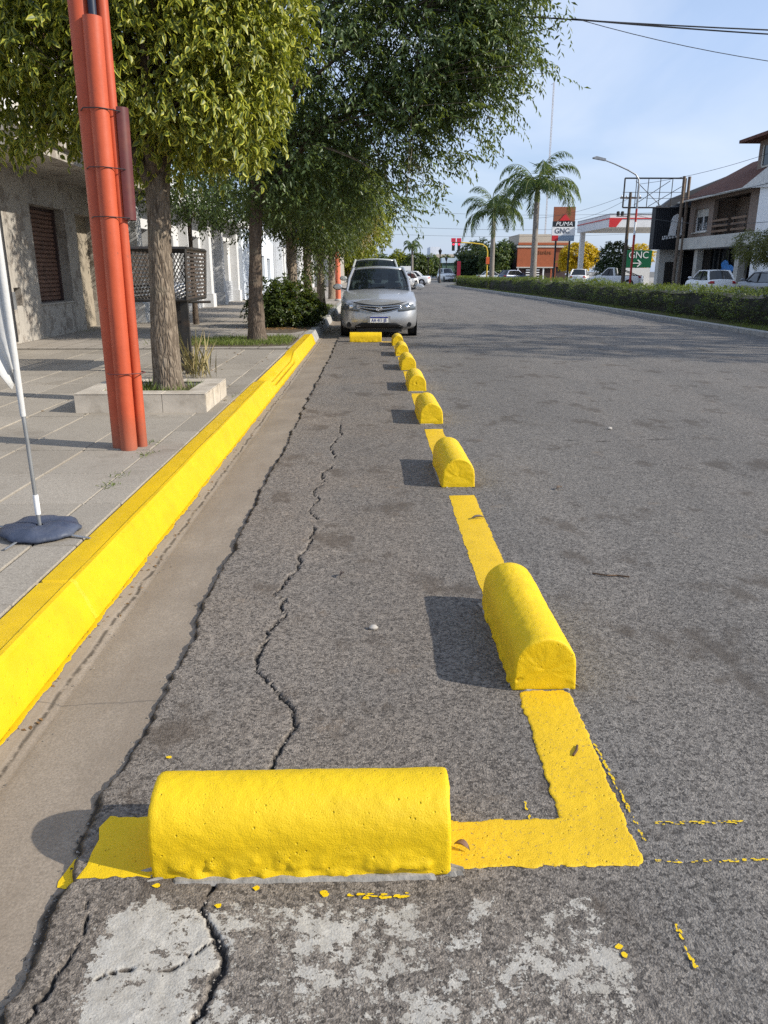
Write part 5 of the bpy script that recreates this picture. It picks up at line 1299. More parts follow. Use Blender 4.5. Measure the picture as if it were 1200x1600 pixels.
def kerb_run(x_of, side, z=.12, w=.14):
    ys = np.concatenate([np.arange(-25, 20, 5.), np.arange(20, 81.5, 2.)]); V = []
    for y in ys: x = x_of(y); V += [(x, y, -.06), (x + side * .01, y, z - .02), (x + side * .03, y, z), (x + side * w, y, z), (x + side * w, y, -.06)]
    F = [(i * 5 + j, i * 5 + j + 1, i * 5 + j + 6, i * 5 + j + 5) for i in range(len(ys) - 1) for j in range(4)] + [(0, 1, 2, 3, 4)]
    return mesh('kerb_stone', V, F, M_CONC, med)
kerb_run(lambda y: float(far_edge(np.array(float(y)))) - .01, 1); kerb_run(lambda y: 11.92, -1)
mb = MB(); mb.box(7.6, 11.9, 81.02, 81.2, -.06, .12); mb.build('kerb_stone', M_CONC, med)
rp = empty('right_pavement', kind='structure')
mb = MB(); mb.box(20.76, 60, -25, 420, -.06, .14); mb.build('paving', plain('right_paving', (.30, .28, .25), .9, var=.15, vs=1.5), rp)
mb = MB(); mb.box(20.6, 20.755, -25, 420, -.06, .145); mb.build('kerb_stone', M_CONC, rp)
gm = np.random.default_rng(61)
ny_ = 9000; yv = 12 + 60 * gm.random(ny_) ** 1.6
xy = np.column_stack([far_edge(yv) + .15 + gm.random(ny_) ** 1.3 * .85, yv])
xy = xy[vn(xy[:, 0] * .9, xy[:, 1] * .9, 0, 7) > -.35]
grass('grass', xy, .10, .014, 'patchy green grass on the median strip in front of the hedge', 'grass', z=.10, seed=12)

# hedge
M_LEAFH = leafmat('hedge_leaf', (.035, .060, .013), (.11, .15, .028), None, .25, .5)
M_LEAFHT = leafmat('hedge_lit_top_leaf', (.08, .12, .015), (.20, .25, .04), None, .3, .5, (.22, .16, .12))  # lit hedge top put into the colour, lighter than the side leaves
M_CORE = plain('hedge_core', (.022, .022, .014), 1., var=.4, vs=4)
def hedge(label, y0, y1, n, seed, h=.93, wd=1.25, lf=.06):
    g = np.random.default_rng(seed); root = empty('hedge', (10, (y0 + y1) / 2, .12), 0, label, 'hedge')
    xf = lambda y: far_edge(y) + .62
    top = lambda x, y: h + .12 * vn(y * .55, x * .5, 0, seed) + .11 * vn(y * 1.7, x * 2, 0, seed + 1)
    # dark solid core added inside the leaves to block light
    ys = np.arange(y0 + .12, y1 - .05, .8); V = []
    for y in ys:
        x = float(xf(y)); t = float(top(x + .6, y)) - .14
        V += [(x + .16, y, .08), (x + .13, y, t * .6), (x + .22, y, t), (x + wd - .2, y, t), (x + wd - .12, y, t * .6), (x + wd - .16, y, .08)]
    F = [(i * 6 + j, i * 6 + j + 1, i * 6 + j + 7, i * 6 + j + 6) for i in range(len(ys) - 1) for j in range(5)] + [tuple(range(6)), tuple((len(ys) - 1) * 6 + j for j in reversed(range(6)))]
    mesh('stems_or_filler', V, F, M_CORE, root, W=True)
    def put(nm, n, kind, mat):
        yv = y0 + (y1 - y0) * g.random(n) ** 1.35
        if kind == 'side':
            z = .1 + (h - .06) * g.random(n) ** .8; x = xf(yv) + .10 - .10 * np.sin(z / h * 3) + .14 * g.random(n) + .20 * vn(yv * .9, z * 1.6, 0, seed + 3) + .12 * vn(yv * 2.6, z * 3, 0, seed + 4)
            O = np.tile([-1., 0, .25], (n, 1)); x = np.where((z < .3), x + .12 * (.3 - z) / .3, x)
        elif kind == 'end':
            z = .1 + h * g.random(n); x = xf(yv * 0 + y0) + wd * g.random(n); yv = y0 + .1 * g.random(n); O = np.tile([0, -1., .2], (n, 1))
        else:
            x = xf(yv) + .05 + (wd - .1) * g.random(n); z = top(x, yv) - .12 * g.random(n) + .05; O = np.tile([-.2, 0, 1.], (n, 1))
        P = np.column_stack([x, yv, z])
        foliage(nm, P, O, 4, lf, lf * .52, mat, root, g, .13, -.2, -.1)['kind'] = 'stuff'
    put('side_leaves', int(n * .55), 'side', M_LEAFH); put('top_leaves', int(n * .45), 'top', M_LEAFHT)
    return root
hedge('long clipped green hedge along the median, the nearer one', 11.5, 60.6, 9500, 71)
hedge('farther clipped hedge on the median before the crossing', 61.4, 79.5, 2200, 72, .86, lf=.085)

# ---- palms
M_PALM = leafmat('palm_leaflet', (.035, .075, .018), (.11, .17, .035), None, .25, .4)
M_PTRK = m_bark('palm_trunk', (.20, .175, .15), (.33, .30, .265), 4., .5)
M_RACH = plain('palm_rachis', (.16, .19, .06), .6)
def palm(label, x, y, h, fl_, nfr, seed, r=.2, grp=None, lean=0., leaflets=46, wide=.045):
    g = np.random.default_rng(seed); t = empty('palm_tree', (x, y, .12), 0, label, 'palm', grp)
    trunk_part('trunk', [(x, y, .02), (x + lean * .3, y, h * .35), (x + lean * .7, y, h * .7), (x + lean, y, h)], [r * 1.25, r, r * .92, r * .85], M_PTRK, t, 14, seed, .012)
    mb = MB(); mb.lathe([(r * .8, -.25), (r * .95, .0), (r * .9, .35), (r * .5, .75), (.05, 1.0)], 12, (x + lean, y, h)); mb.build('crownshaft', M_RACH, t, True, True)
    c = np.array((x + lean, y, h + .55))
    for k in range(nfr):
        az = k * 2.39996 + g.normal() * .15; el = R(84 - 72 * (k / nfr) ** .8 + g.normal() * 6)
        Lr = fl_ * (.85 + .3 * g.random()); n = 14
        d = np.array((math.cos(az) * math.cos(el), math.sin(az) * math.cos(el), math.sin(el)))
        bend = .82 + .35 * g.random(); p = c.copy(); P = [p.copy()]; e = el
        for q in range(n):
            e -= R(bend * (3.0 + q * 1.05)) * (.5 + .6 * math.cos(max(-1.2, min(1.2, e))))
            e = max(e, R(-80))
            p = p + np.array((math.cos(az) * math.cos(e), math.sin(az) * math.cos(e), math.sin(e))) * Lr / n; P.append(p.copy())
        P = np.array(P)
        tt = np.linspace(.12, 1, leaflets); idx = tt * n; i0 = np.minimum(idx.astype(int), n - 1); f = (idx - i0)[:, None]
        B = P[i0] * (1 - f) + P[i0 + 1] * f; T = unit(P[i0 + 1] - P[i0])
        S = unit(np.cross(T, np.array([0, 0, 1.]) + 1e-3)); U = unit(np.cross(S, T))
        BB = np.vstack([B, B]); sg = np.concatenate([np.ones(leaflets), -np.ones(leaflets)])[:, None]
        TT = np.vstack([T, T]); SS = np.vstack([S, S]); UU = np.vstack([U, U]); m = len(BB)
        ll = fl_ * .24 * np.sin(np.concatenate([tt, tt]) * 2.6 + .35) * (.8 + .4 * g.random(m))
        D = unit(TT * .75 + SS * sg * .9 + UU * (.25 * g.random(m))[:, None] + np.array([0, 0, -.75]) + g.normal(size=(m, 3)) * .2)
        V, F, ed, ix = leaf_verts(BB, D, UU, np.maximum(ll, .1), wide * (.8 + .4 * g.random(m)), True, .1, .30)
        fr = mesh('frond', V, F, M_PALM, t, W=True, attrs={'rnd': g.random(m)[ix], 'edge': ed})
        mb = MB(); mb.tube([tuple(q) for q in P], [.03 * (1 - .85 * j / n) for j in range(n + 1)], 4, False); mb.build('rachis', M_RACH, fr, W=True)
    return t
palm('tall palm with arching fronds on the median, right one of the pair', 10.45, 52.0, 5.7, 3.35, 21, 81, .20)
palm('palm on the median left of the taller palm, fronds spread wide', 10.3, 69.0, 5.6, 3.7, 19, 82, .20)
palm('small distant palm at the far end of the road', 6.4, 128.0, 4.6, 2.3, 13, 83, .2, leaflets=22, wide=.12)

# ---- lamp post with curved arm, red and white shaft
M_RED = plain('red_paint', (.42, .03, .022), .5, var=.15, dirt=(.25, .05, .04), dirts=4)
M_WHITE = plain('white_paint', (.78, .78, .77), .5, var=.04)
lp = empty('street_lamp', (19.6, 60.6, .14), 0, 'tall street lamp with curved arm and red-banded shaft before the billboard frame', 'street lamp')
mb = MB(); mb.tube([(19.6, 60.6, .1), (19.6, 60.6, 4.0)], .085, 10); mb.build('shaft', M_RED, lp, True, True)
for k_, (a, b, m) in enumerate(((4.0, 4.9, M_WHITE), (4.9, 5.8, M_RED), (5.8, 6.6, M_GREY), (6.6, 7.4, M_GREY))):
    mb = MB(); mb.tube([(19.6, 60.6, a), (19.6, 60.6, b)], .075, 10); mb.build('band', m, lp, True, True)
mb = MB(); mb.tube([(19.6, 60.6, 7.38), (19.57, 60.6, 7.8), (19.3, 60.6, 8.15), (18.7, 60.6, 8.45), (17.7, 60.6, 8.85), (16.9, 60.6, 9.12)], [.06, .058, .055, .05, .045, .04], 10); arm = mb.build('arm', M_GREY, lp, True, True)
mb = MB(); mb.prism([(17.0, 9.05), (17.0, 9.2), (16.3, 9.36), (16.05, 9.28), (16.1, 9.2)], 60.45, 60.75, 'y'); mb.build('lamp_head', M_GREY, lp, W=True)
up = empty('utility_pole', (20.9, 66.5, .14), 0, 'dark utility pole with crossarm and boxes between the lamp and the canopy', 'utility pole')
mb = MB(); mb.tube([(20.9, 66.5, .1), (20.9, 66.5, 7.5)], [.16, .11], 10); mb.build('shaft', M_BARKD, up, True, True)
mb = MB(); mb.box(20.1, 21.8, 66.45, 66.55, 7.0, 7.12); mb.build('crossarm', M_BARKD, up, W=True)
for x in (20.2, 20.6, 21.3, 21.7): mb = MB(); mb.lathe([(.03, 0), (.05, .06), (.03, .14), (.01, .16)], 8, (x, 66.5, 7.12)); mb.build('insulator', M_GREY, up, W=True)
for x in (20.0, 20.35): mb = MB(); mb.lathe([(.02, 0), (.13, .02), (.13, .32), (.02, .36)], 10, (x, 66.4, 5.7)); mb.build('transformer', M_DMET, up, W=True)
mb = MB(); mb.box(19.9, 20.95, 66.4, 66.5, 5.64, 5.69); mb.build('bracket', M_DMET, up, W=True)

# ---- empty billboard frame on posts
bb = empty('billboard_frame', (21.2, 62, .14), 0, 'empty dark billboard frame of steel bars raised on brown posts', 'billboard')
bx_a, bx_b, bz_a, bz_b = 18.98, 23.5, 6.0, 8.05
def bbar(a, b, r, nm='frame_bar', m=M_BLACK): mb = MB(); mb.tube([a, b], r, 6); return mb.build(nm, m, bb, W=True)
for a, b in (((bx_a, 62, bz_a), (bx_b, 62, bz_a)), ((bx_a, 62, bz_b), (bx_b, 62, bz_b)), ((bx_a, 62, bz_a), (bx_a, 62, bz_b))): bbar(a, b, .06)
bbar((bx_b, 62, bz_a), (bx_b, 62, bz_b), .13)
for k_ in range(1, 5): x = bx_a + (bx_b - bx_a) * k_ / 5; bbar((x, 62.05, bz_a), (x, 62.05, bz_b), .03, 'strut', M_DMET)
for a, b in (((19.9, 7.9), (22.0, 6.1)), ((19.9, 6.2), (22.5, 7.9)), ((21, 6.1), (23.4, 7.5))): bbar((a[0], 62.3, a[1]), (b[0], 62.3, b[1]), .025, 'brace', M_DMET)
bbar((bx_a, 62.3, 7.1), (bx_b, 62.3, 7.1), .02, 'brace', M_DMET)
M_RUSTP = plain('brown_steel', (.14, .10, .07), .7, var=.25, dirt=(.22, .17, .12), dirts=3)
for x, y in ((22.75, 60.2), (23.25, 60.5)): bbar((x, y, .1), (x, y, 8.0), .11, 'post', M_RUSTP)
bbar((22.75, 60.2, 7.95), (23.5, 62, 7.95), .05, 'strut', M_DMET)

# ---- brick house with tiled roof, loggia and shop
def m_brick(name, a, b, mort, s=1., hb=.075, wbk=.24):
    t = NT(name); p = t.pos(); x, y, z = t.sep(p)
    cmb = t.n('CombineXYZ'); t.put(cmb.inputs[0], t.ma('ADD', y, x)); t.put(cmb.inputs[1], z)
    br = t.n('TexBrick'); t.put(br.inputs['Vector'], cmb.outputs[0]); br.inputs['Scale'].default_value = s
    br.inputs['Brick Width'].default_value = wbk; br.inputs['Row Height'].default_value = hb; br.inputs['Mortar Size'].default_value = .012
    for k, v in (('Color1', a), ('Color2', b), ('Mortar', mort)): br.inputs[k].default_value = (*v, 1)
    return t.done(t.bsdf(br.outputs[0], .9, 0, .2, t.bump(br.outputs['Fac'], -.4, .01)))
M_BRK = m_brick('brown_brick', (.20, .135, .105), (.26, .18, .14), (.26, .24, .21))
def m_tiles():
    t = NT('clay_tiles'); p = t.pos(); x, y, z = t.sep(p)
    w1 = t.wave(p, 1.1, 0, 'Y'); w2 = t.wave(p, .9, 0, 'X', 'SAW')
    c = t.mix(t.rng(t.noise(p, 3, 5), .3, .7), (.10, .048, .038), (.185, .088, .062)); c = t.mix(t.rng(w2, .0, .25, .55, 0), c, (.06, .03, .025))
    c = t.mix(t.rng(w1, .0, .3, .4, 0), c, (.07, .035, .03))
    return t.done(t.bsdf(c, .9, 0, .2, t.bump(t.ma('ADD', w1, w2), .8, .05)))
M_TILE = m_tiles()
M_CREAM = plain('cream_render', (.52, .50, .45), .85, var=.1, vs=1.2, dirt=(.3, .28, .25), dirts=1.6)
XB = 24.0
bh = empty('brick_house', (26, 56, .14), 0, 'two-storey brown brick house with tiled roof and timber-railed balcony over a shop', 'house')
ops = [(58.2, 60.7, 4.15, 5.75), (52.0, 57.4, 3.78, 6.2)]
mb = wall_x(MB(), XB, -1, 49.5, 61.6, 3.0, 6.45, ops, .3, .4); mb.build('wall', M_BRK, bh, W=True)
mb = MB(); mb.box(XB + 1.8, 33, 49.5, 61.6, .1, 6.3); mb.box(XB + .42, XB + 1.79, 57.9, 61.58, 3.0, 6.3); mb.box(XB + .42, XB + 1.79, 49.52, 51.9, 3.0, 6.3); mb.build('inner_wall', M_BRK, bh, W=True)
mb = MB(); mb.box(XB + .28, XB + .33, 58.2, 60.7, 4.15, 5.75); w_o = mb.build('window', M_DGL, bh, W=True)
mb = MB(); mb.box(XB + .20, XB + .27, 58.2, 60.7, 5.2, 5.75); mb.build('shutter_box', M_CREAM, w_o, W=True)
for a, b, c, d in ((58.2, 58.32, 4.15, 5.2), (60.58, 60.7, 4.15, 5.2), (59.4, 59.5, 4.15, 5.2), (58.33, 59.39, 4.15, 4.25), (59.51, 60.57, 4.15, 4.25)):
    mb = MB(); mb.box(XB + .19, XB + .26, a, b, c, d); mb.build('frame', M_WHITE, w_o, W=True)
mb = MB(); mb.box(XB - .08, XB + .2, 58.1, 60.8, 4.07, 4.145); mb.build('sill', M_CREAM, w_o, W=True)
for k_ in range(5): mb = MB(); y = 58.5 + k_ * .28; mb.box(XB + .05, XB + .07, y - .012, y + .012, 4.16, 4.75); mb.build('guard_bar', M_WHITE, w_o, W=True)
mb = MB(); mb.box(XB + 1.70, XB + 1.795, 52.6, 54.0, 3.5, 5.6); w_o = mb.build('door', M_DGL, bh, W=True)
for a, b in ((52.55, 52.68), (53.25, 53.33), (53.92, 54.05)): mb = MB(); mb.box(XB + 1.62, XB + 1.69, a, b, 3.5, 5.6); mb.build('frame', M_WHITE, w_o, W=True)
mb = MB(); mb.box(XB - .75, XB + 1.79, 49.3, 61.7, 2.95, 3.08); mb.box(XB - .75, XB - .65, 49.3, 61.7, 3.081, 3.74); mb.build('balcony_slab', M_CREAM, bh, W=True)
M_WOOD = plain('weathered_rail', (.20, .13, .085), .75, var=.25, vs=4)
for (y0, y1) in ((52.1, 54.3), (54.8, 57.3)):
    for z in (4.0, 4.35, 4.7): mb = MB(); mb.box(XB - .05, XB - .0, y0, y1, z, z + .14); mb.build('rail', M_WOOD, bh, W=True)
    for y in (y0 + .3, y1 - .3): mb = MB(); mb.box(XB - .0, XB + .06, y - .04, y + .04, 3.75, 4.95); mb.build('rail_post', M_DMET, bh, W=True)
mb = MB(); mb.add([(23.2, 49.3, 6.28), (23.2, 61.95, 6.28), (28.4, 61.95, 9.0), (28.4, 49.3, 9.0), (33.5, 49.3, 6.4), (33.5, 61.95, 6.4), (23.2, 49.3, 6.42), (23.2, 61.95, 6.42), (28.4, 61.95, 9.16), (28.4, 49.3, 9.16), (33.5, 49.3, 6.55), (33.5, 61.95, 6.55)],
    [(6, 7, 8, 9), (9, 8, 11, 10), (0, 3, 2, 1), (3, 4, 5, 2), (0, 1, 7, 6), (1, 2, 8, 7), (2, 5, 11, 8), (0, 6, 9, 3), (3, 9, 10, 4), (4, 10, 11, 5)]); rf = mb.build('roof', M_TILE, bh, W=True)
mb = MB(); mb.tube([(23.15, 49.3, 6.32), (23.15, 61.95, 6.32)], .07, 8); mb.build('gutter_pipe', M_CREAM, rf, W=True)
mb = MB(); mb.add([(XB + .3, 61.58, 6.3), (33.3, 61.58, 6.3), (28.4, 61.58, 8.95), (XB + .3, 61.4, 6.3), (33.3, 61.4, 6.3), (28.4, 61.4, 8.95)], [(0, 1, 2), (5, 4, 3), (0, 3, 4, 1), (1, 4, 5, 2), (2, 5, 3, 0)]); mb.build('gable', M_BRK, bh, W=True)
# attic storey with window
mb = MB(); mb.box(26.2, 31, 48.6, 56.4, 7.6, 9.75); mb.build('attic_wall', M_BRK, bh, W=True)
mb = MB(); mb.prism([(25.2, 9.752), (32, 9.752), (32, 10.9), (30.5, 10.9), (25.2, 9.95)], 48.2, 57.4, 'y'); mb.build('attic_roof', M_TILE, bh, W=True)
mb = MB(); mb.box(26.15, 26.196, 50.2, 55.6, 8.15, 9.35); w_o = mb.build('window', M_DGL, bh, W=True)
for y in (50.2, 52.0, 53.8, 55.6): mb = MB(); mb.box(26.10, 26.147, y - .07, y + .07, 8.1, 9.4); mb.build('frame', M_CREAM, w_o, W=True)
mb = MB(); mb.box(26.10, 26.147, 50.28, 55.52, 8.0, 8.12); mb.build('sill', M_CREAM, w_o, W=True)
# ground floor: pillars, dark garage, glazed shop
for y in (59.4, 52.6, 49.8): mb = MB(); mb.box(XB - .1, XB + .35, y - .3, y + .3, .1, 2.948); mb.build('pillar', M_CREAM, bh, W=True)
mb = MB(); mb.box(XB + .9, XB + .95, 52.9, 58.9, .14, 2.94); sf = mb.build('shopfront', M_DGL, bh, W=True)
for y in (52.95, 54.4, 55.9, 57.4, 58.85): mb = MB(); mb.box(XB + .80, XB + .88, y - .05, y + .05, .14, 2.94); mb.build('mullion', M_DMET, sf, W=True)
mb = MB()
for k_, (y, z, ry, rz_) in enumerate(((56.3, 1.75, .55, .42), (55.5, 1.5, .6, .35), (56.6, 1.3, .4, .3))):
    mb.add([(XB + .79 - .003 * k_, y + ry * math.cos(a) * (1 + .2 * math.sin(3 * a)), z + rz_ * math.sin(a)) for a in np.linspace(0, 6.0, 16)], [tuple(range(16))])
mb.build('blue_poster', plain('blue_print', (.03, .22, .62), .5, var=.3, vs=3), sf, W=True)
mb = MB(); mb.box(XB + 1.4, XB + 1.45, 59.75, 61.5, .14, 2.94); mb.build('garage_door', M_DMET, bh, W=True)
# white neighbour at the right edge
wh = empty('white_house', (25, 46, .14), 0, 'white rendered house at the right edge beside the brick house', 'house')
mb = MB(); mb.add([(23.1, 41, .1), (23.1, 49.45, .1), (23.1, 49.45, 2.7), (23.1, 41, 2.7)], [(0, 1, 2, 3)])
mb = MB(); mb.box(23.25, 33, 40, 49.25, .1, 6.3); mb.build('wall', M_WHITE, wh, W=True)
mb = MB(); mb.add([(23.08, 51.4, 6.36), (23.08, 47.0, 6.0), (23.08, 45.0, 8.3), (23.08, 47.3, 7.5), (23.24, 51.4, 6.36), (23.24, 47.0, 6.0), (23.24, 45.0, 8.3), (23.24, 47.3, 7.5)], [(0, 1, 2, 3), (7, 6, 5, 4), (0, 4, 5, 1), (1, 5, 6, 2), (2, 6, 7, 3), (3, 7, 4, 0)]); mb.build('parapet', plain('stained_white', (.62, .61, .58), .85, var=.1, dirt=(.35, .33, .3), dirts=2), wh, W=True)
mb = MB(); mb.box(23.2, 23.246, 44, 46.5, .9, 2.4); mb.build('window', M_DGL, wh, W=True)

# ---- dark corrugated shop with white arch logo
M_CORR = plain('black_cladding', (.018, .020, .024), .5, var=.2, metal=.1)
ks = empty('black_clad_shop', (25, 64, .14), 0, 'shop with black ribbed overhanging facade and white arch logo', 'shop')
kx0, kx1, kz0, kz1, ky = 21.75, 24.9, 3.02, 6.05, 62.4
mb = MB(); mb.box(kx0 + .05, 33, ky + .06, ky + 1.0, kz0, kz1); mb.box(24.5, 33, ky + 1.003, ky + 6, .1, kz1); mb.build('wall', M_CORR, ks, W=True)
mb = MB(); rb = []
mb.box(kx0 + .05, kx1, ky + .04, ky + .059, kz0, kz1); mb.build('backing', M_CORR, ks, W=True)
rib_me = None
for k_ in range(22):
    x = kx0 + .05 + (kx1 - kx0 - .05) * (k_ + .5) / 22; mb = MB(); mb.box(x - .045, x + .045, ky - .03, ky + .039, kz0, kz1, .012); mb.build('rib', M_CORR, ks, W=True)
for k_ in range(4):
    y = ky + .1 + .9 * (k_ + .5) / 4; mb = MB(); mb.box(kx0 - .03, kx0 + .049, y - .09, y + .09, kz0, kz1, .012); mb.build('rib', M_CORR, ks, W=True)
mb = MB(); mb.box(kx0 - .05, kx1, ky - .06, ky + .2, kz1 + .003, kz1 + .12); mb.build('coping', M_GREY, ks, W=True)
mb = MB(); mb.add([(22.2, ky + .3, 6.18), (23.0, ky + .3, 6.75), (30.2, ky + .3, 9.5), (33, ky + .3, 8.4), (33, ky + .3, 6.18), (22.2, ky + 1.0, 6.18), (23.0, ky + 1.0, 6.75), (30.2, ky + 1.0, 9.5), (33, ky + 1.0, 8.4), (33, ky + 1.0, 6.18)],
    [(4, 3, 2, 1, 0), (5, 6, 7, 8, 9), (0, 1, 6, 5), (1, 2, 7, 6), (2, 3, 8, 7), (3, 4, 9, 8), (4, 0, 5, 9)]); mb.build('roof', plain('dark_roof_sheet', (.055, .06, .07), .6, var=.2, vs=2), ks, W=True)
mb = MB(); mb.box(22.6, 24.49, ky + .9, ky + 1.6, .1, kz0 - .004); mb.build('ground_floor', M_CREAM, ks, W=True)
mb = MB(); mb.box(23.1, 23.75, ky + .84, ky + .895, .14, 2.1); mb.build('door', M_DMET, ks, W=True)
lg = MB(); th = np.linspace(0, math.pi, 13)
out = [(23.35 + .42 * math.cos(a), 5.02 + .55 * math.sin(a)) for a in th]; inn = [(23.55 + .15 * math.cos(a), 4.9 + .32 * math.sin(a)) for a in th]
out = [(23.80, 4.05)] + out + [(22.78, 4.02)]; inn = [(23.68, 4.05)] + inn + [(23.32, 4.02)]
V_ = [(x, ky - .10, z) for x, z in out] + [(x, ky - .10, z) for x, z in inn] + [(x, ky - .031, z) for x, z in out] + [(x, ky - .031, z) for x, z in inn]
n = len(out); F_ = []
for i in range(n - 1): F_ += [(i, i + 1, n + i + 1, n + i), (2 * n + i, 3 * n + i, 3 * n + i + 1, 2 * n + i + 1), (i, 2 * n + i, 2 * n + i + 1, i + 1), (n + i, n + i + 1, 3 * n + i + 1, 3 * n + i)]
F_ += [(0, n, 3 * n, 2 * n), (n - 1, 3 * n - 1, 4 * n - 1, 2 * n - 1)]
lg.add(V_, F_); lg.build('arch_logo', M_WHITE, ks, W=True)
# lettering below the arch: too small to read in the picture, kept as blocky letter shapes
x = 22.35
for k_ in range(11):
    wl_ = .10 if k_ not in (4, 5) else .06; mb = MB(); z = 3.72 + (x - 22.35) * .16
    mb.box(x, x + wl_ * .4, ky - .08, ky - .031, z, z + .26); mb.box(x + wl_ * .4 + .001, x + wl_, ky - .08, ky - .031, z + (.18 if k_ % 2 else 0), z + (.26 if k_ % 2 else .09)); mb.build('letter', M_WHITE, ks, W=True); x += wl_ + .035

# ---- filling station
M_CANW = plain('canopy_white', (.72, .72, .72), .5, var=.04, dirt=(.55, .54, .53), dirts=1.)
M_CANR = plain('canopy_red', (.55, .03, .035), .45, var=.06)
gs = empty('filling_station_canopy', (29, 86, .14), 0, 'white filling station canopy with red stripe and slash behind the green sign', 'canopy')
mb = MB(); mb.box(23.35, 37, 80.05, 92.5, 5.55, 6.72); mb.build('roof', M_CANW, gs, W=True)
mb = MB(); mb.box(23.3, 37.05, 80.0, 80.045, 6.30, 6.40); mb.box(23.3, 23.345, 80.05, 92.5, 6.30, 6.40); mb.build('red_stripe', M_CANR, gs, W=True)
mb = MB(); mb.prism([(23.3, 5.55), (24.0, 5.55), (24.55, 6.28), (23.3, 6.28)], 79.99, 80.044, 'y'); mb.build('red_slash', M_CANR, gs, W=True)
mb = MB(); mb.box(23.34, 37.04, 80.01, 92.51, 6.722, 6.80); mb.build('coping', M_GREY, gs, W=True)
for (x, y) in ((23.75, 91.5), (36, 91.5), (36, 81.5)): mb = MB(); mb.box(x - .25, x + .25, y - .25, y + .25, .1, 5.548); mb.build('pillar', M_WHITE, gs, W=True)
# price totem
tt_ = empty('gnc_totem', (20.7, 88, .14), 0, 'tall fuel price totem with white GNC panel half hidden by the palm', 'sign')
mb = MB(); mb.box(19.6, 21.9, 88, 88.3, 6.55, 8.0); mb.build('upper_panel', plain('orange_brown_panel', (.26, .085, .04), .6), tt_, W=True)
mb = MB(); mb.prism([(20.2, 6.6), (21.4, 6.6), (20.8, 7.3)], 87.93, 87.995, 'y'); mb.build('red_triangle', M_CANR, tt_, W=True)
mb = MB(); mb.box(19.55, 21.95, 88, 88.3, 5.98, 6.548); pn = mb.build('name_panel', plain('black_panel', (.02, .025, .03), .4), tt_, W=True)
text_part('letters', 'PUMA', .58, (20.75 - 20.7, 87.985 - 88, 6.27 - .14), (R(90), 0, 0), M_WHITE, pn, .01, shear=.25, sx=1.2)
mb = MB(); mb.box(19.5, 22.0, 88, 88.3, 5.12, 5.978); pn = mb.build('gnc_panel', M_WHITE, tt_, W=True)
text_part('letters', 'GNC', .74, (20.6 - 20.7, 87.985 - 88, 5.55 - .14), (R(90), 0, 0), plain('dark_letter', (.05, .06, .09), .5), pn, .01)
mb = MB(); mb.box(19.55, 20.2, 88, 88.3, 4.55, 5.118); mb.build('price_panel', M_CANR, tt_, W=True)
mb = MB(); mb.box(20.203, 21.95, 88, 88.3, 4.55, 5.118); mb.build('price_panel', plain('blue_grey_panel', (.25, .32, .40), .5), tt_, W=True)
for x in (20.0, 21.5): mb = MB(); mb.box(x - .08, x + .08, 88.05, 88.25, .1, 4.548); mb.build('post', M_DMET, tt_, W=True)
# green arrow sign
gsn = empty('green_gnc_sign', (23.8, 72, .14), 0, 'green sign reading GNC with white right arrow', 'sign')
M_GREEN = plain('sign_green', (.006, .11, .05), .45, var=.06)
mb = MB(); mb.box(22.5, 25.05, 72, 72.15, 1.72, 3.2, .02); pn = mb.build('panel', M_GREEN, gsn, W=True)
text_part('letters', 'GNC', .82, (23.85 - 23.8, -.012, 2.77 - .14), (R(90), 0, 0), M_WHITE, pn, .006)
mb = MB(); mb.box(23.35, 24.15, 71.97, 71.995, 2.06, 2.14)
for s in (-1, 1): mb.add([(24.2, 71.97, 2.10), (23.85, 71.97, 2.10 + s * .32), (23.75, 71.97, 2.10 + s * .26), (24.06, 71.97, 2.10)], [(0, 1, 2, 3)])
mb.build('arrow', M_WHITE, pn, W=True)
mb = MB(); mb.box(22.6, 25.0, 72.02, 72.13, .12, 1.70); mb.build('lower_panel', M_WHITE, gsn, W=True)
for x in (22.55, 25.0): mb = MB(); mb.box(x - .05, x + .05, 72.16, 72.26, .1, 3.1); mb.build('post', M_DMET, gsn, W=True)

# ---- orange shop
M_ORSH = plain('orange_brick_paint', (.36, .10, .04), .75, var=.12, vs=2)
os_ = empty('orange_shop', (23.5, 114, .14), 0, 'orange shop with awning fascia and white goods racks behind the palms', 'shop')
mb = MB(); mb.box(20.3, 27.5, 112.6, 122, .1, 5.0); mb.build('wall', M_DBROWN, os_, W=True)
mb = MB(); mb.box(20.2, 25.3, 112, 112.59, 2.0, 4.55); fa = mb.build('fascia', M_ORSH, os_, W=True)
mb = MB(); mb.box(25.31, 27.6, 112.2, 112.59, 2.0, 4.55); mb.build('fascia', plain('dark_orange_paint', (.25, .07, .03), .75), os_, W=True)
mb = MB(); mb.box(20.1, 27.6, 111.9, 112.7, 4.553, 4.80); mb.box(20.1, 25.5, 111.7, 112.1, 1.85, 1.998); mb.build('cornice', M_CREAM, os_, W=True)
mb = MB(); mb.box(20.4, 27.4, 112.3, 121, 5.003, 6.3); mb.build('parapet', plain('beige_wall', (.50, .43, .34), .85), os_, W=True)
mb = MB(); mb.box(20.3, 27.5, 112.2, 112.29, 4.9, 5.2); mb.build('red_trim', M_ORSH, os_, W=True)
for k_ in range(9): mb = MB(); x = 22.2 + k_ * .31; mb.box(x, x + .10, 111.96, 111.997, 3.65, 4.05 + .1 * (k_ % 3 == 0)); mb.box(x + .101, x + .22, 111.96, 111.997, 3.65 + .15 * (k_ % 2), 3.78 + .15 * (k_ % 2)); mb.build('letter', plain('rust_letter', (.16, .06, .02), .7) if k_ == 0 else bpy.data.materials['rust_letter'], os_, W=True)
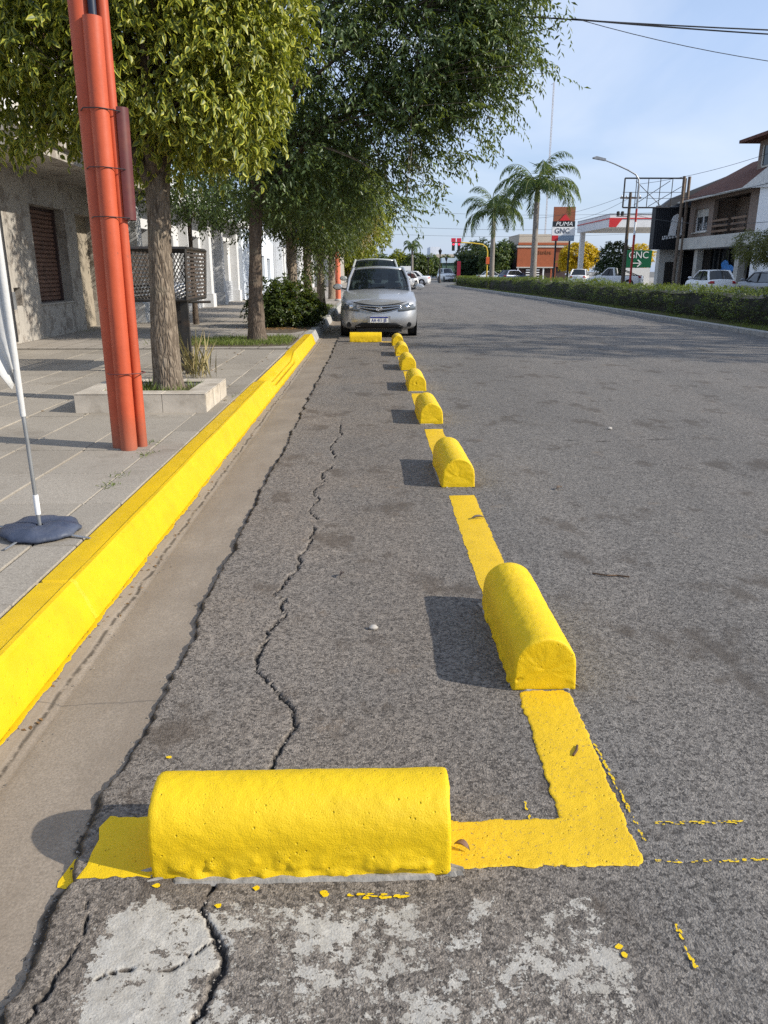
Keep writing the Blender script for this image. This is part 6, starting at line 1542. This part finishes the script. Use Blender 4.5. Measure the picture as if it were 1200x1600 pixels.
for x in (20.35, 23.9, 25.0, 25.5): mb = MB(); mb.box(x - .09, x + .09, 111.8, 111.98, .1, 1.848); mb.build('post', M_WHITE if x < 24.5 else M_ORSH, os_, W=True)
for x in (21.5, 22.5):
    for k_ in range(5): mb = MB(); mb.box(x, x + .85, 111.85, 112.3, .2 + k_ * .33, .34 + k_ * .33); mb.build('shelf', M_WHITE, os_, W=True)
mb = MB(); mb.tube([(27.2, 110, .1), (27.2, 110, 2.4)], .03, 6); fl2 = None
ff = empty('small_flag', (26.8, 110, .14), 0, 'small pale feather flag beside the orange shop', 'flag')
mb.build('pole', M_GREY, ff, W=True)
mb = MB(); mb.prism([(26.5, .9), (27.16, 1.4), (27.16, 2.35), (26.75, 2.0)], 109.98, 110.0, 'y'); mb.build('cloth', plain('pale_blue_cloth', (.5, .58, .7), .8), ff, W=True)

# ---- trees and bushes on the right
small_tree('golden yellow tree beside the white canopy pillar', 25.9, 101.0, 1.5, [((0, 0, 3.2), (2.3, 1.8, 1.7)), ((-1.2, .2, 2.6), (1.2, 1.2, 1.0)), ((1.4, 0, 3.4), (1.2, 1.2, 1.1))], M_LEAFG, 1300, 201, .14, per=7, L=.28, W=.15, name='autumn_tree')
small_tree('second golden tree glimpsed under the canopy right of the lamp', 34.5, 104.0, 1.5, [((0, 0, 3.3), (1.8, 1.6, 1.6))], M_LEAFG, 500, 202, .13, per=7, L=.28, W=.15, name='autumn_tree')
small_tree('dark rounded evergreen under the filling station canopy', 25.4, 84.0, 1.0, [((0, 0, 2.6), (1.9, 1.5, 1.9)), ((1.3, 0, 1.8), (1.5, 1.2, 1.4)), ((-.9, 0, 1.6), (1.2, 1.0, 1.2))], M_LEAFD, 1500, 203, .12, per=8, L=.22, W=.11, name='evergreen_tree')
small_tree('small olive-leaved pavement tree with pale stem at the right edge', 20.9, 43.6, 1.9, [((-.1, 0, 2.75), (1.25, 1.1, .85)), ((.8, 0, 2.5), (.9, .9, .7))], leafmat('leaf_olive', (.07, .075, .02), (.15, .15, .04), None, .3, .5), 900, 204, .05, per=8, L=.12, W=.05, bark=M_WHITE, name='small_tree')
for k_, (x, y, h, r, lb) in enumerate(((14.6, 116, 4.0, 2.6, 'dark green tree behind the yellow signal arm, leftmost of the dark row'), (17.4, 113, 4.6, 2.4, 'dark green tree standing between the two palm trunks'), (19.8, 118, 4.4, 2.8, 'dark green tree reaching the orange shop, rightmost of the dark row'), (16, 128, 5.2, 3.2, 'taller dark tree rising behind the dark row'))):
    small_tree(lb, x, y, 1.6, [((0, 0, h * .72), (r * .85, r * .7, h * .42)), ((-r * .45, 0, h * .55), (r * .6, r * .6, h * .38)), ((r * .5, 0, h * .85), (r * .55, r * .5, h * .40)), ((0, 0, h * .35), (r * .8, r * .6, h * .3))], M_LEAFD if k_ != 1 else M_LEAF2, 1300, 210 + k_, .18, per=7, L=.34, W=.17, name='background_tree')
for k_, (x, y, h, r, mt, lb) in enumerate(((8.3, 150, 4.6, 2.6, M_LEAF3, 'mid green tree at the road end left of the lamp posts'), (11.2, 155, 4.4, 2.6, M_LEAF2, 'dark tree below the pale far building'), (14.8, 160, 4.2, 3.0, M_LEAF3, 'tree beyond the traffic signal below the beige far building'), (5.4, 165, 5.4, 2.2, M_LEAFY, 'yellowish tree beside the small distant palm'),
                                         (1.5, 170, 5.0, 3.0, M_LEAF2, 'dark far tree beside the pale car roof'), (-3.5, 120, 5.0, 3.0, M_LEAF3, 'far street tree closing the left pavement'), (-2.8, 95, 4.4, 2.6, M_LEAFY, 'far yellow-green street tree behind the parked cars'))):
    small_tree(lb, x, y, 1.7, [((0, 0, h * .62), (r * .9, r * .8, h * .42)), ((-r * .5, 0, h * .5), (r * .6, r * .6, h * .33)), ((r * .55, 0, h * .55), (r * .6, r * .6, h * .35))], mt, 700, 230 + k_, .18, per=6, L=.45, W=.24, name='background_tree')

# ---- crossing: signals, posts, totem, far buildings
M_YARM = plain('yellow_pole_paint', (.62, .42, .03), .5, var=.1)
sg_ = empty('traffic_signal', (13.6, 95, .0), 0, 'yellow mast arm traffic signal reaching over the crossing', 'traffic light')
mb = MB(); mb.tube([(13.6, 95, 0), (13.6, 95, 3.6), (13.45, 95, 4.1), (13.0, 95, 4.4), (11.8, 95, 4.55), (10.2, 95, 4.62)], .075, 8); mb.build('mast_arm', M_YARM, sg_, True, True)
mb = MB(); mb.box(13.45, 13.85, 94.8, 95.2, 2.2, 3.0, .04); mb.build('control_box', plain('orange_box', (.65, .12, .03), .5), sg_, W=True)
M_LIT = NT('red_signal_light'); e_ = M_LIT.n('Emission'); e_.inputs[0].default_value = (1, .05, .09, 1); e_.inputs[1].default_value = 2.2; M_LIT = M_LIT.done(e_.outputs[0])
for k_, x in enumerate((9.55, 10.2)):
    mb = MB(); mb.box(x - .17, x + .17, 94.8, 95.1, 3.7, 4.6 + .05, .03); hd = mb.build('signal_head', M_PLAST, sg_, W=True)
    for q, z in enumerate((4.42, 4.15, 3.88)):
        mb = MB(); mb.lathe([(.01, -.02), (.11, -.02), (.11, .02)], 12, (x, 94.79, z), 'y'); mb.build('lamp', M_LIT if q == 0 else M_DMET, hd, W=True)
    mb = MB(); mb.tube([(x, 94.95, 4.6), (x, 95, 4.66)], .03, 5); mb.build('hanger', M_YARM, hd, W=True)
    mb = MB(); mb.box(x - .26, x + .26, 94.9, 94.95, 4.66, 5.1); mb.build('red_visor', plain('signal_red_board', (.6, .03, .06), .5) if k_ == 0 else bpy.data.materials['signal_red_board'], hd, W=True)
mb = MB(); mb.tube([(10.2, 95, 4.62), (9.4, 95, 4.64)], .06, 8); mb.build('arm_tip', M_YARM, sg_, True, True)
def lantern(x, y, h, label):
    r = empty('lantern_post', (x, y, .0), 0, label, 'street lamp')
    mb = MB(); mb.lathe([(.16, 0), (.16, .3), (.09, .45), (.06, h - .6), (.09, h - .55)], 10, (x, y, 0)); mb.build('shaft', M_DMET, r, True, True)
    mb = MB(); mb.lathe([(.10, 0), (.22, .42), (.24, .44), (.05, .62), (.02, .75)], 8, (x, y, h - .55)); mb.build('lantern', M_PLAST, r, W=True)
    return r
lantern(8.45, 100, 3.95, 'black lantern-topped post near the traffic signal'); lantern(9.1, 130, 3.6, 'farther pale lantern post left of the black one')
lantern(10.9, 118, 3.4, 'thin dark post beneath the red signals')
mt_ = empty('maroon_totem', (11.9, 110, 0), 0, 'maroon advertising totem beside the crossing', 'sign')
mb = MB(); mb.box(11.65, 12.15, 110, 110.25, 0, 2.7, .03); mb.build('panel', plain('maroon_panel', (.25, .012, .03), .5), mt_, W=True)
mb = MB(); mb.box(11.6, 12.2, 109.98, 110.27, -.02, .12); mb.build('base', M_CONC, mt_, W=True)
gt = empty('green_kiosk', (11.4, 120, 0), 0, 'pale blue and green kiosk left of the maroon totem', 'kiosk')
mb = MB(); mb.box(10.6, 12.6, 120, 121.5, 0, 2.6); mb.build('body', plain('kiosk_green', (.10, .17, .12), .7), gt, W=True)
mb = MB(); mb.box(10.4, 13.0, 119.8, 121.7, 2.603, 3.3); mb.build('roof_sign', plain('kiosk_pale_blue', (.5, .6, .68), .6), gt, W=True)
fb = empty('far_beige_building', (15.5, 182, 0), 0, 'distant white and beige building above the trees at the road end', 'building')
mb = MB(); mb.box(13.0, 15.2, 180, 190, 0, 6.6); mb.build('white_block', plain('far_white', (.66, .70, .76), .8), fb, W=True)
mb = MB(); mb.box(14.2, 18.2, 178, 179.9, 0, 5.0); mb.build('beige_block', plain('far_beige', (.52, .45, .36), .8), fb, W=True)
for k_ in range(4): mb = MB(); mb.box(14.5 + k_ * .9, 15.1 + k_ * .9, 177.94, 177.99, 3.2, 4.2); mb.build('window', M_DGL, fb, W=True)
ww_ = empty('white_shed', (7.6, 145, 0), 0, 'small white flat-roofed shed at the far road end', 'shed')
mb = MB(); mb.box(5.4, 7.2, 145, 150, 0, 1.5); mb.build('wall', M_GREY, ww_, W=True)
mb = MB(); mb.box(5.2, 7.4, 144.8, 150.2, 1.503, 2.3); mb.build('roof', M_WHITE, ww_, W=True)
ms = empty('antenna_mast', (34.1, 160, 0), 0, 'very thin tall grey antenna mast rising above the palms', 'mast')
mb = MB()
for dx, dy in ((-.12, -.08), (.12, -.08), (0, .12)): mb.tube([(34.1 + dx, 160 + dy, 0), (34.1 + dx, 160 + dy, 35)], .035, 4)
mb.build('legs', plain('mast_grey', (.42, .40, .40), .6), ms, W=True)
mb = MB()
for k_ in range(70): z = k_ * .5; mb.tube([(33.98, 159.92, z), (34.22, 159.92, z + .5)], .015, 3, False); mb.tube([(34.22, 159.92, z), (34.1, 160.12, z + .5)], .015, 3, False)
mb.build('lattice', plain('mast_lattice', (.45, .43, .43), .6), ms, W=True)
mb = MB(); mb.tube([(33.6, 160, 34.6), (34.1, 160, 34.9)], .04, 4); mb.build('aerial', M_GREY, ms, W=True)

# ---- other vehicles
car('white_hatchback', 'white hatchback parked facing away in front of the brick house', (20.0, 47.2, 0), R(180), P_WHITE, 3.9, 1.66, 1.48, 'hatch', front=True, fine=False)
car('grey_car', 'grey car parked at the right edge behind the white hatchback', (20.2, 40.6, 0), R(180), P_GREYC, 4.1, 1.68, 1.40, 'hatch', fine=False)
car('white_pickup', 'white double-cab pickup turning before the green sign', (21.3, 70.3, 0), R(242), P_WHITE, 4.9, 1.75, 1.70, 'pickup', fine=False)
car('white_wagon', 'white car seen from behind left of the dark evergreen', (20.9, 80.5, 0), R(160), P_WHITE, 4.1, 1.68, 1.62, 'hatch', fine=False)
car('blue_car', 'dark blue car passing before the orange shop', (18.2, 103, 0), R(120), P_BLUEC, 4.2, 1.7, 1.55, 'hatch', fine=False)
car('beige_car', 'beige car beyond the hedge under the dark trees', (16.2, 109, 0), R(100), P_PALE, 4.1, 1.68, 1.45, 'sedan', fine=False)
car('white_van', 'small white van beyond the far hedge near the lantern post', (10.9, 117, 0), R(15), P_WHITE, 4.0, 1.7, 1.8, 'suv', fine=False)
car('white_sedan', 'white car crossing the road sideways at the far junction', (4.1, 84.5, 0), R(-100), P_WHITE, 4.2, 1.68, 1.42, 'sedan', fine=False)
car('white_coupe', 'low white car just in front of the crossing white one', (2.75, 72.5, 0), R(-28), P_WHITE, 4.0, 1.66, 1.30, 'hatch', fine=False)

# ---- overhead wires
M_WIRE = plain('wire_black', (.02, .02, .022), .6)
def wire(label, a, b, sag, r=.009, n=26, grp='overhead wires'):
    a, b = np.array(a, float), np.array(b, float); P = []
    for i in range(n + 1): f = i / n; p = a + (b - a) * f; p[2] -= sag * 4 * f * (1 - f); P.append(tuple(p))
    mb = MB(); mb.tube(P, r, 5); o = mb.build('overhead_wire', M_WIRE); return tag(o, label, 'wire', grp)
wire('thick wire bundle leaving the tree crown at the top of the sky', (-1.0, 14.0, 5.5), (21, 15.2, 5.55), .34, .012)
wire('second thin wire just below the bundle at the top right', (2.9, 14.0, 5.26), (21, 14.6, 5.35), .33, .007)
wire('third thin wire below the bundle fanning out to the right', (3.2, 14.0, 5.25), (21, 14.1, 5.2), .32, .007)
wire('slack wire sagging lowest across the upper right sky', (3.3, 14.0, 5.24), (15, 14, 4.9), .62, .006)
wire('wire running from the brick house attic to the lamp', (26.2, 52, 8.9), (19.6, 60.6, 7.5), .3, .014)
wire('wire along the brick house front to the utility pole', (23.3, 46, 6.4), (20.9, 66.5, 7.15), .5, .016)
wire('lower cable crossing the brick house balcony', (22.9, 44, 4.1), (20.9, 66.5, 5.9), .5, .016)
wire('service wire from the utility pole down to the canopy end', (20.9, 66.5, 7.1), (20.8, 88, 6.6), .4, .014)
wire('upper service wire from the utility pole toward the totem', (20.4, 66.5, 7.2), (18.6, 100, 7.6), .5, .014)
wire('far wire above the traffic signal', (-4, 88, 6.4), (30, 92, 6.2), .5, .014)
wire('lower far wire above the crossing', (-4, 90, 5.6), (30, 96, 5.6), .4, .012)
wire('highest far wire across the road end', (-4, 80, 7.4), (30, 84, 7.2), .5, .012)

# ---- unseen trees added on the right to throw broken shade on the road
for k_, (x, y, lb) in enumerate(((21.6, 9.6, 'tall tree added out of view on the right to shade the road, nearest of the row'), (21.8, 12.4, 'tall tree added out of view on the right to shade the road, middle of the row'), (21.5, 15.4, 'tall tree added out of view on the right to shade the road, farthest of the row'))):
    small_tree(lb, x, y, 5.5, [((0, 0, 9.6), (2.2, 1.7, 2.9)), ((-.8, .3, 8.0), (1.6, 1.4, 1.7)), ((.5, -.2, 11.2), (1.5, 1.3, 1.5))], M_LEAF3, 200, 260 + k_, .2, per=8, L=.26, W=.13, name='added_shade_tree', twig=.7)
# ---- small litter on the road
M_TWIG = plain('twig', (.10, .06, .035), .9); M_PEB = plain('pebble', (.40, .37, .33), .9, var=.2)
def bit_leaf(x, y, rz, L, W, col, label):
    g = 7; V = []; F = []
    for i in range(g):
        f = i / (g - 1); ww = W * math.sin(math.pi * min(1, f * .97 + .02)) ** .8
        for s in (-1, 0, 1): V.append((L * (f - .5), s * ww / 2, .006 + .012 * abs(s) * (ww / W) + .006 * math.sin(f * 3)))
    for i in range(g - 1):
        for j in range(2): a = i * 3 + j; F.append((a, a + 1, a + 4, a + 3))
    o = mesh('fallen_leaf', V, F, plain('leaf_' + label.split()[0] + str(len(label)), col, .75, var=.2, vs=30), None, True); o.location = (x, y, float(road_h(x, y)) + .003); o.rotation_euler = (0, 0, rz)
    so = o.modifiers.new('thick', 'SOLIDIFY'); so.thickness = .0015
    return tag(o, label, 'leaf', 'litter on the road')
bit_leaf(.222, 1.60, -.6, .045, .018, (.20, .12, .09), 'brown dry leaf lying on the yellow line beside the near wheel stop')
bit_leaf(.62, 4.32, .3, .09, .022, (.16, .13, .11), 'dark twisted leaf across the yellow line before the second stop')
bit_leaf(1.25, 4.95, .8, .06, .03, (.17, .12, .08), 'small brown leaf on bare asphalt right of the second stop')
bit_leaf(-.15, 3.42, 1.2, .05, .016, (.08, .06, .05), 'dark sliver of leaf left of the first lengthwise stop shadow')
for (x, y, r, lb) in ((.0, 2.86, .016, 'small pale pebble on the asphalt left of the wheel stop shadow'), (2.2, 7.0, .02, 'pebble by the road crack')):
    mb = MB(); mb.lathe([(.001, 0), (r * .9, r * .2), (r, r * .6), (r * .55, r * 1.1), (.001, r * 1.2)], 9); o = mb.build('pebble', M_PEB, None, True); o.location = (x, y, float(road_h(x, y))); o.scale = (1.2, .9, 1)
    tag(o, lb, 'pebble', 'litter on the road')
def twig(pts, label):
    mb = MB(); mb.tube([(x, y, float(road_h(x, y)) + .006 + .004 * (i % 2)) for i, (x, y) in enumerate(pts)], [.004] * len(pts), 5); tag(mb.build('twig', M_TWIG), label, 'twig', 'litter on the road')
twig([(1.06, 3.44), (1.12, 3.40), (1.17, 3.41), (1.22, 3.38)], 'thin dark twig on the asphalt right of the first lengthwise stop')
twig([(.60, 1.98), (.615, 2.0), (.625, 2.03)], 'tiny twig stuck on the yellow line corner')

# loose grit and crumbs of asphalt, gathered along the gutter and the crack
gq = np.random.default_rng(77)
def grit(n, xs, ys, zs, smin, smax):
    P = np.column_stack([xs, ys, zs]); s = smin + (smax - smin) * gq.random(n) ** 2.2
    T = np.array([(1, 0, 0), (-.5, .87, 0), (-.5, -.87, 0), (0, 0, .75)])
    a = gq.random(n) * 6.28; c, q = np.cos(a), np.sin(a)
    V = T[None] * s[:, None, None] * (.7 + .6 * gq.random((n, 4, 1)))
    X = V[..., 0] * c[:, None] - V[..., 1] * q[:, None]; Y = V[..., 0] * q[:, None] + V[..., 1] * c[:, None]
    V = np.stack([X, Y, V[..., 2]], -1) + P[:, None, :]
    b = np.arange(n)[:, None] * 4
    return V.reshape(-1, 3), np.vstack([b + [0, 1, 3], b + [1, 2, 3], b + [2, 0, 3]]), np.repeat(gq.random(n), 4)
VV, FF, RR_ = [], [], []; off_ = 0
ye_ = 1.0 + gq.random(900) ** 1.6 * 9
yk_ = 1.2 + gq.random(500) ** 1.6 * 9
yr_ = 1.0 + gq.random(900) ** 1.5 * 8; xr_ = -.6 + 3.6 * gq.random(900)
kp = np.array(CRACKS[0][0]); yc_ = gq.uniform(1.0, 4.2, 420); xc_ = np.interp(yc_, kp[:, 1], kp[:, 0]) + gq.normal(size=420) * .014
for (xs, ys, zs, a, b) in ((edge_x(ye_) - .012 + gq.normal(size=900) * .012, ye_, np.full(900, -.021), .0015, .0065), (-1.09 + gq.normal(size=500) * .03, yk_, np.full(500, -.033), .001, .005),
                           (xr_, yr_, road_h(xr_, yr_) - .0003, .001, .0048), (xc_, yc_, road_h(xc_, yc_) - .001, .001, .004)):
    V, F, r = grit(len(xs), xs, ys, zs, a, b); VV.append(V); FF.append(F + off_); RR_.append(r); off_ += len(V)
t_ = NT('grit'); M_GRIT = t_.done(t_.bsdf(t_.mix(t_.attr('rnd'), (.045, .042, .038), (.34, .31, .27)), .95, 0, .2))
tag(mesh('grit', np.vstack(VV), np.vstack(FF), M_GRIT, attrs={'rnd': np.concatenate(RR_)}), 'loose grit and crumbs along the gutter edge and the road crack', 'grit', kind='stuff')
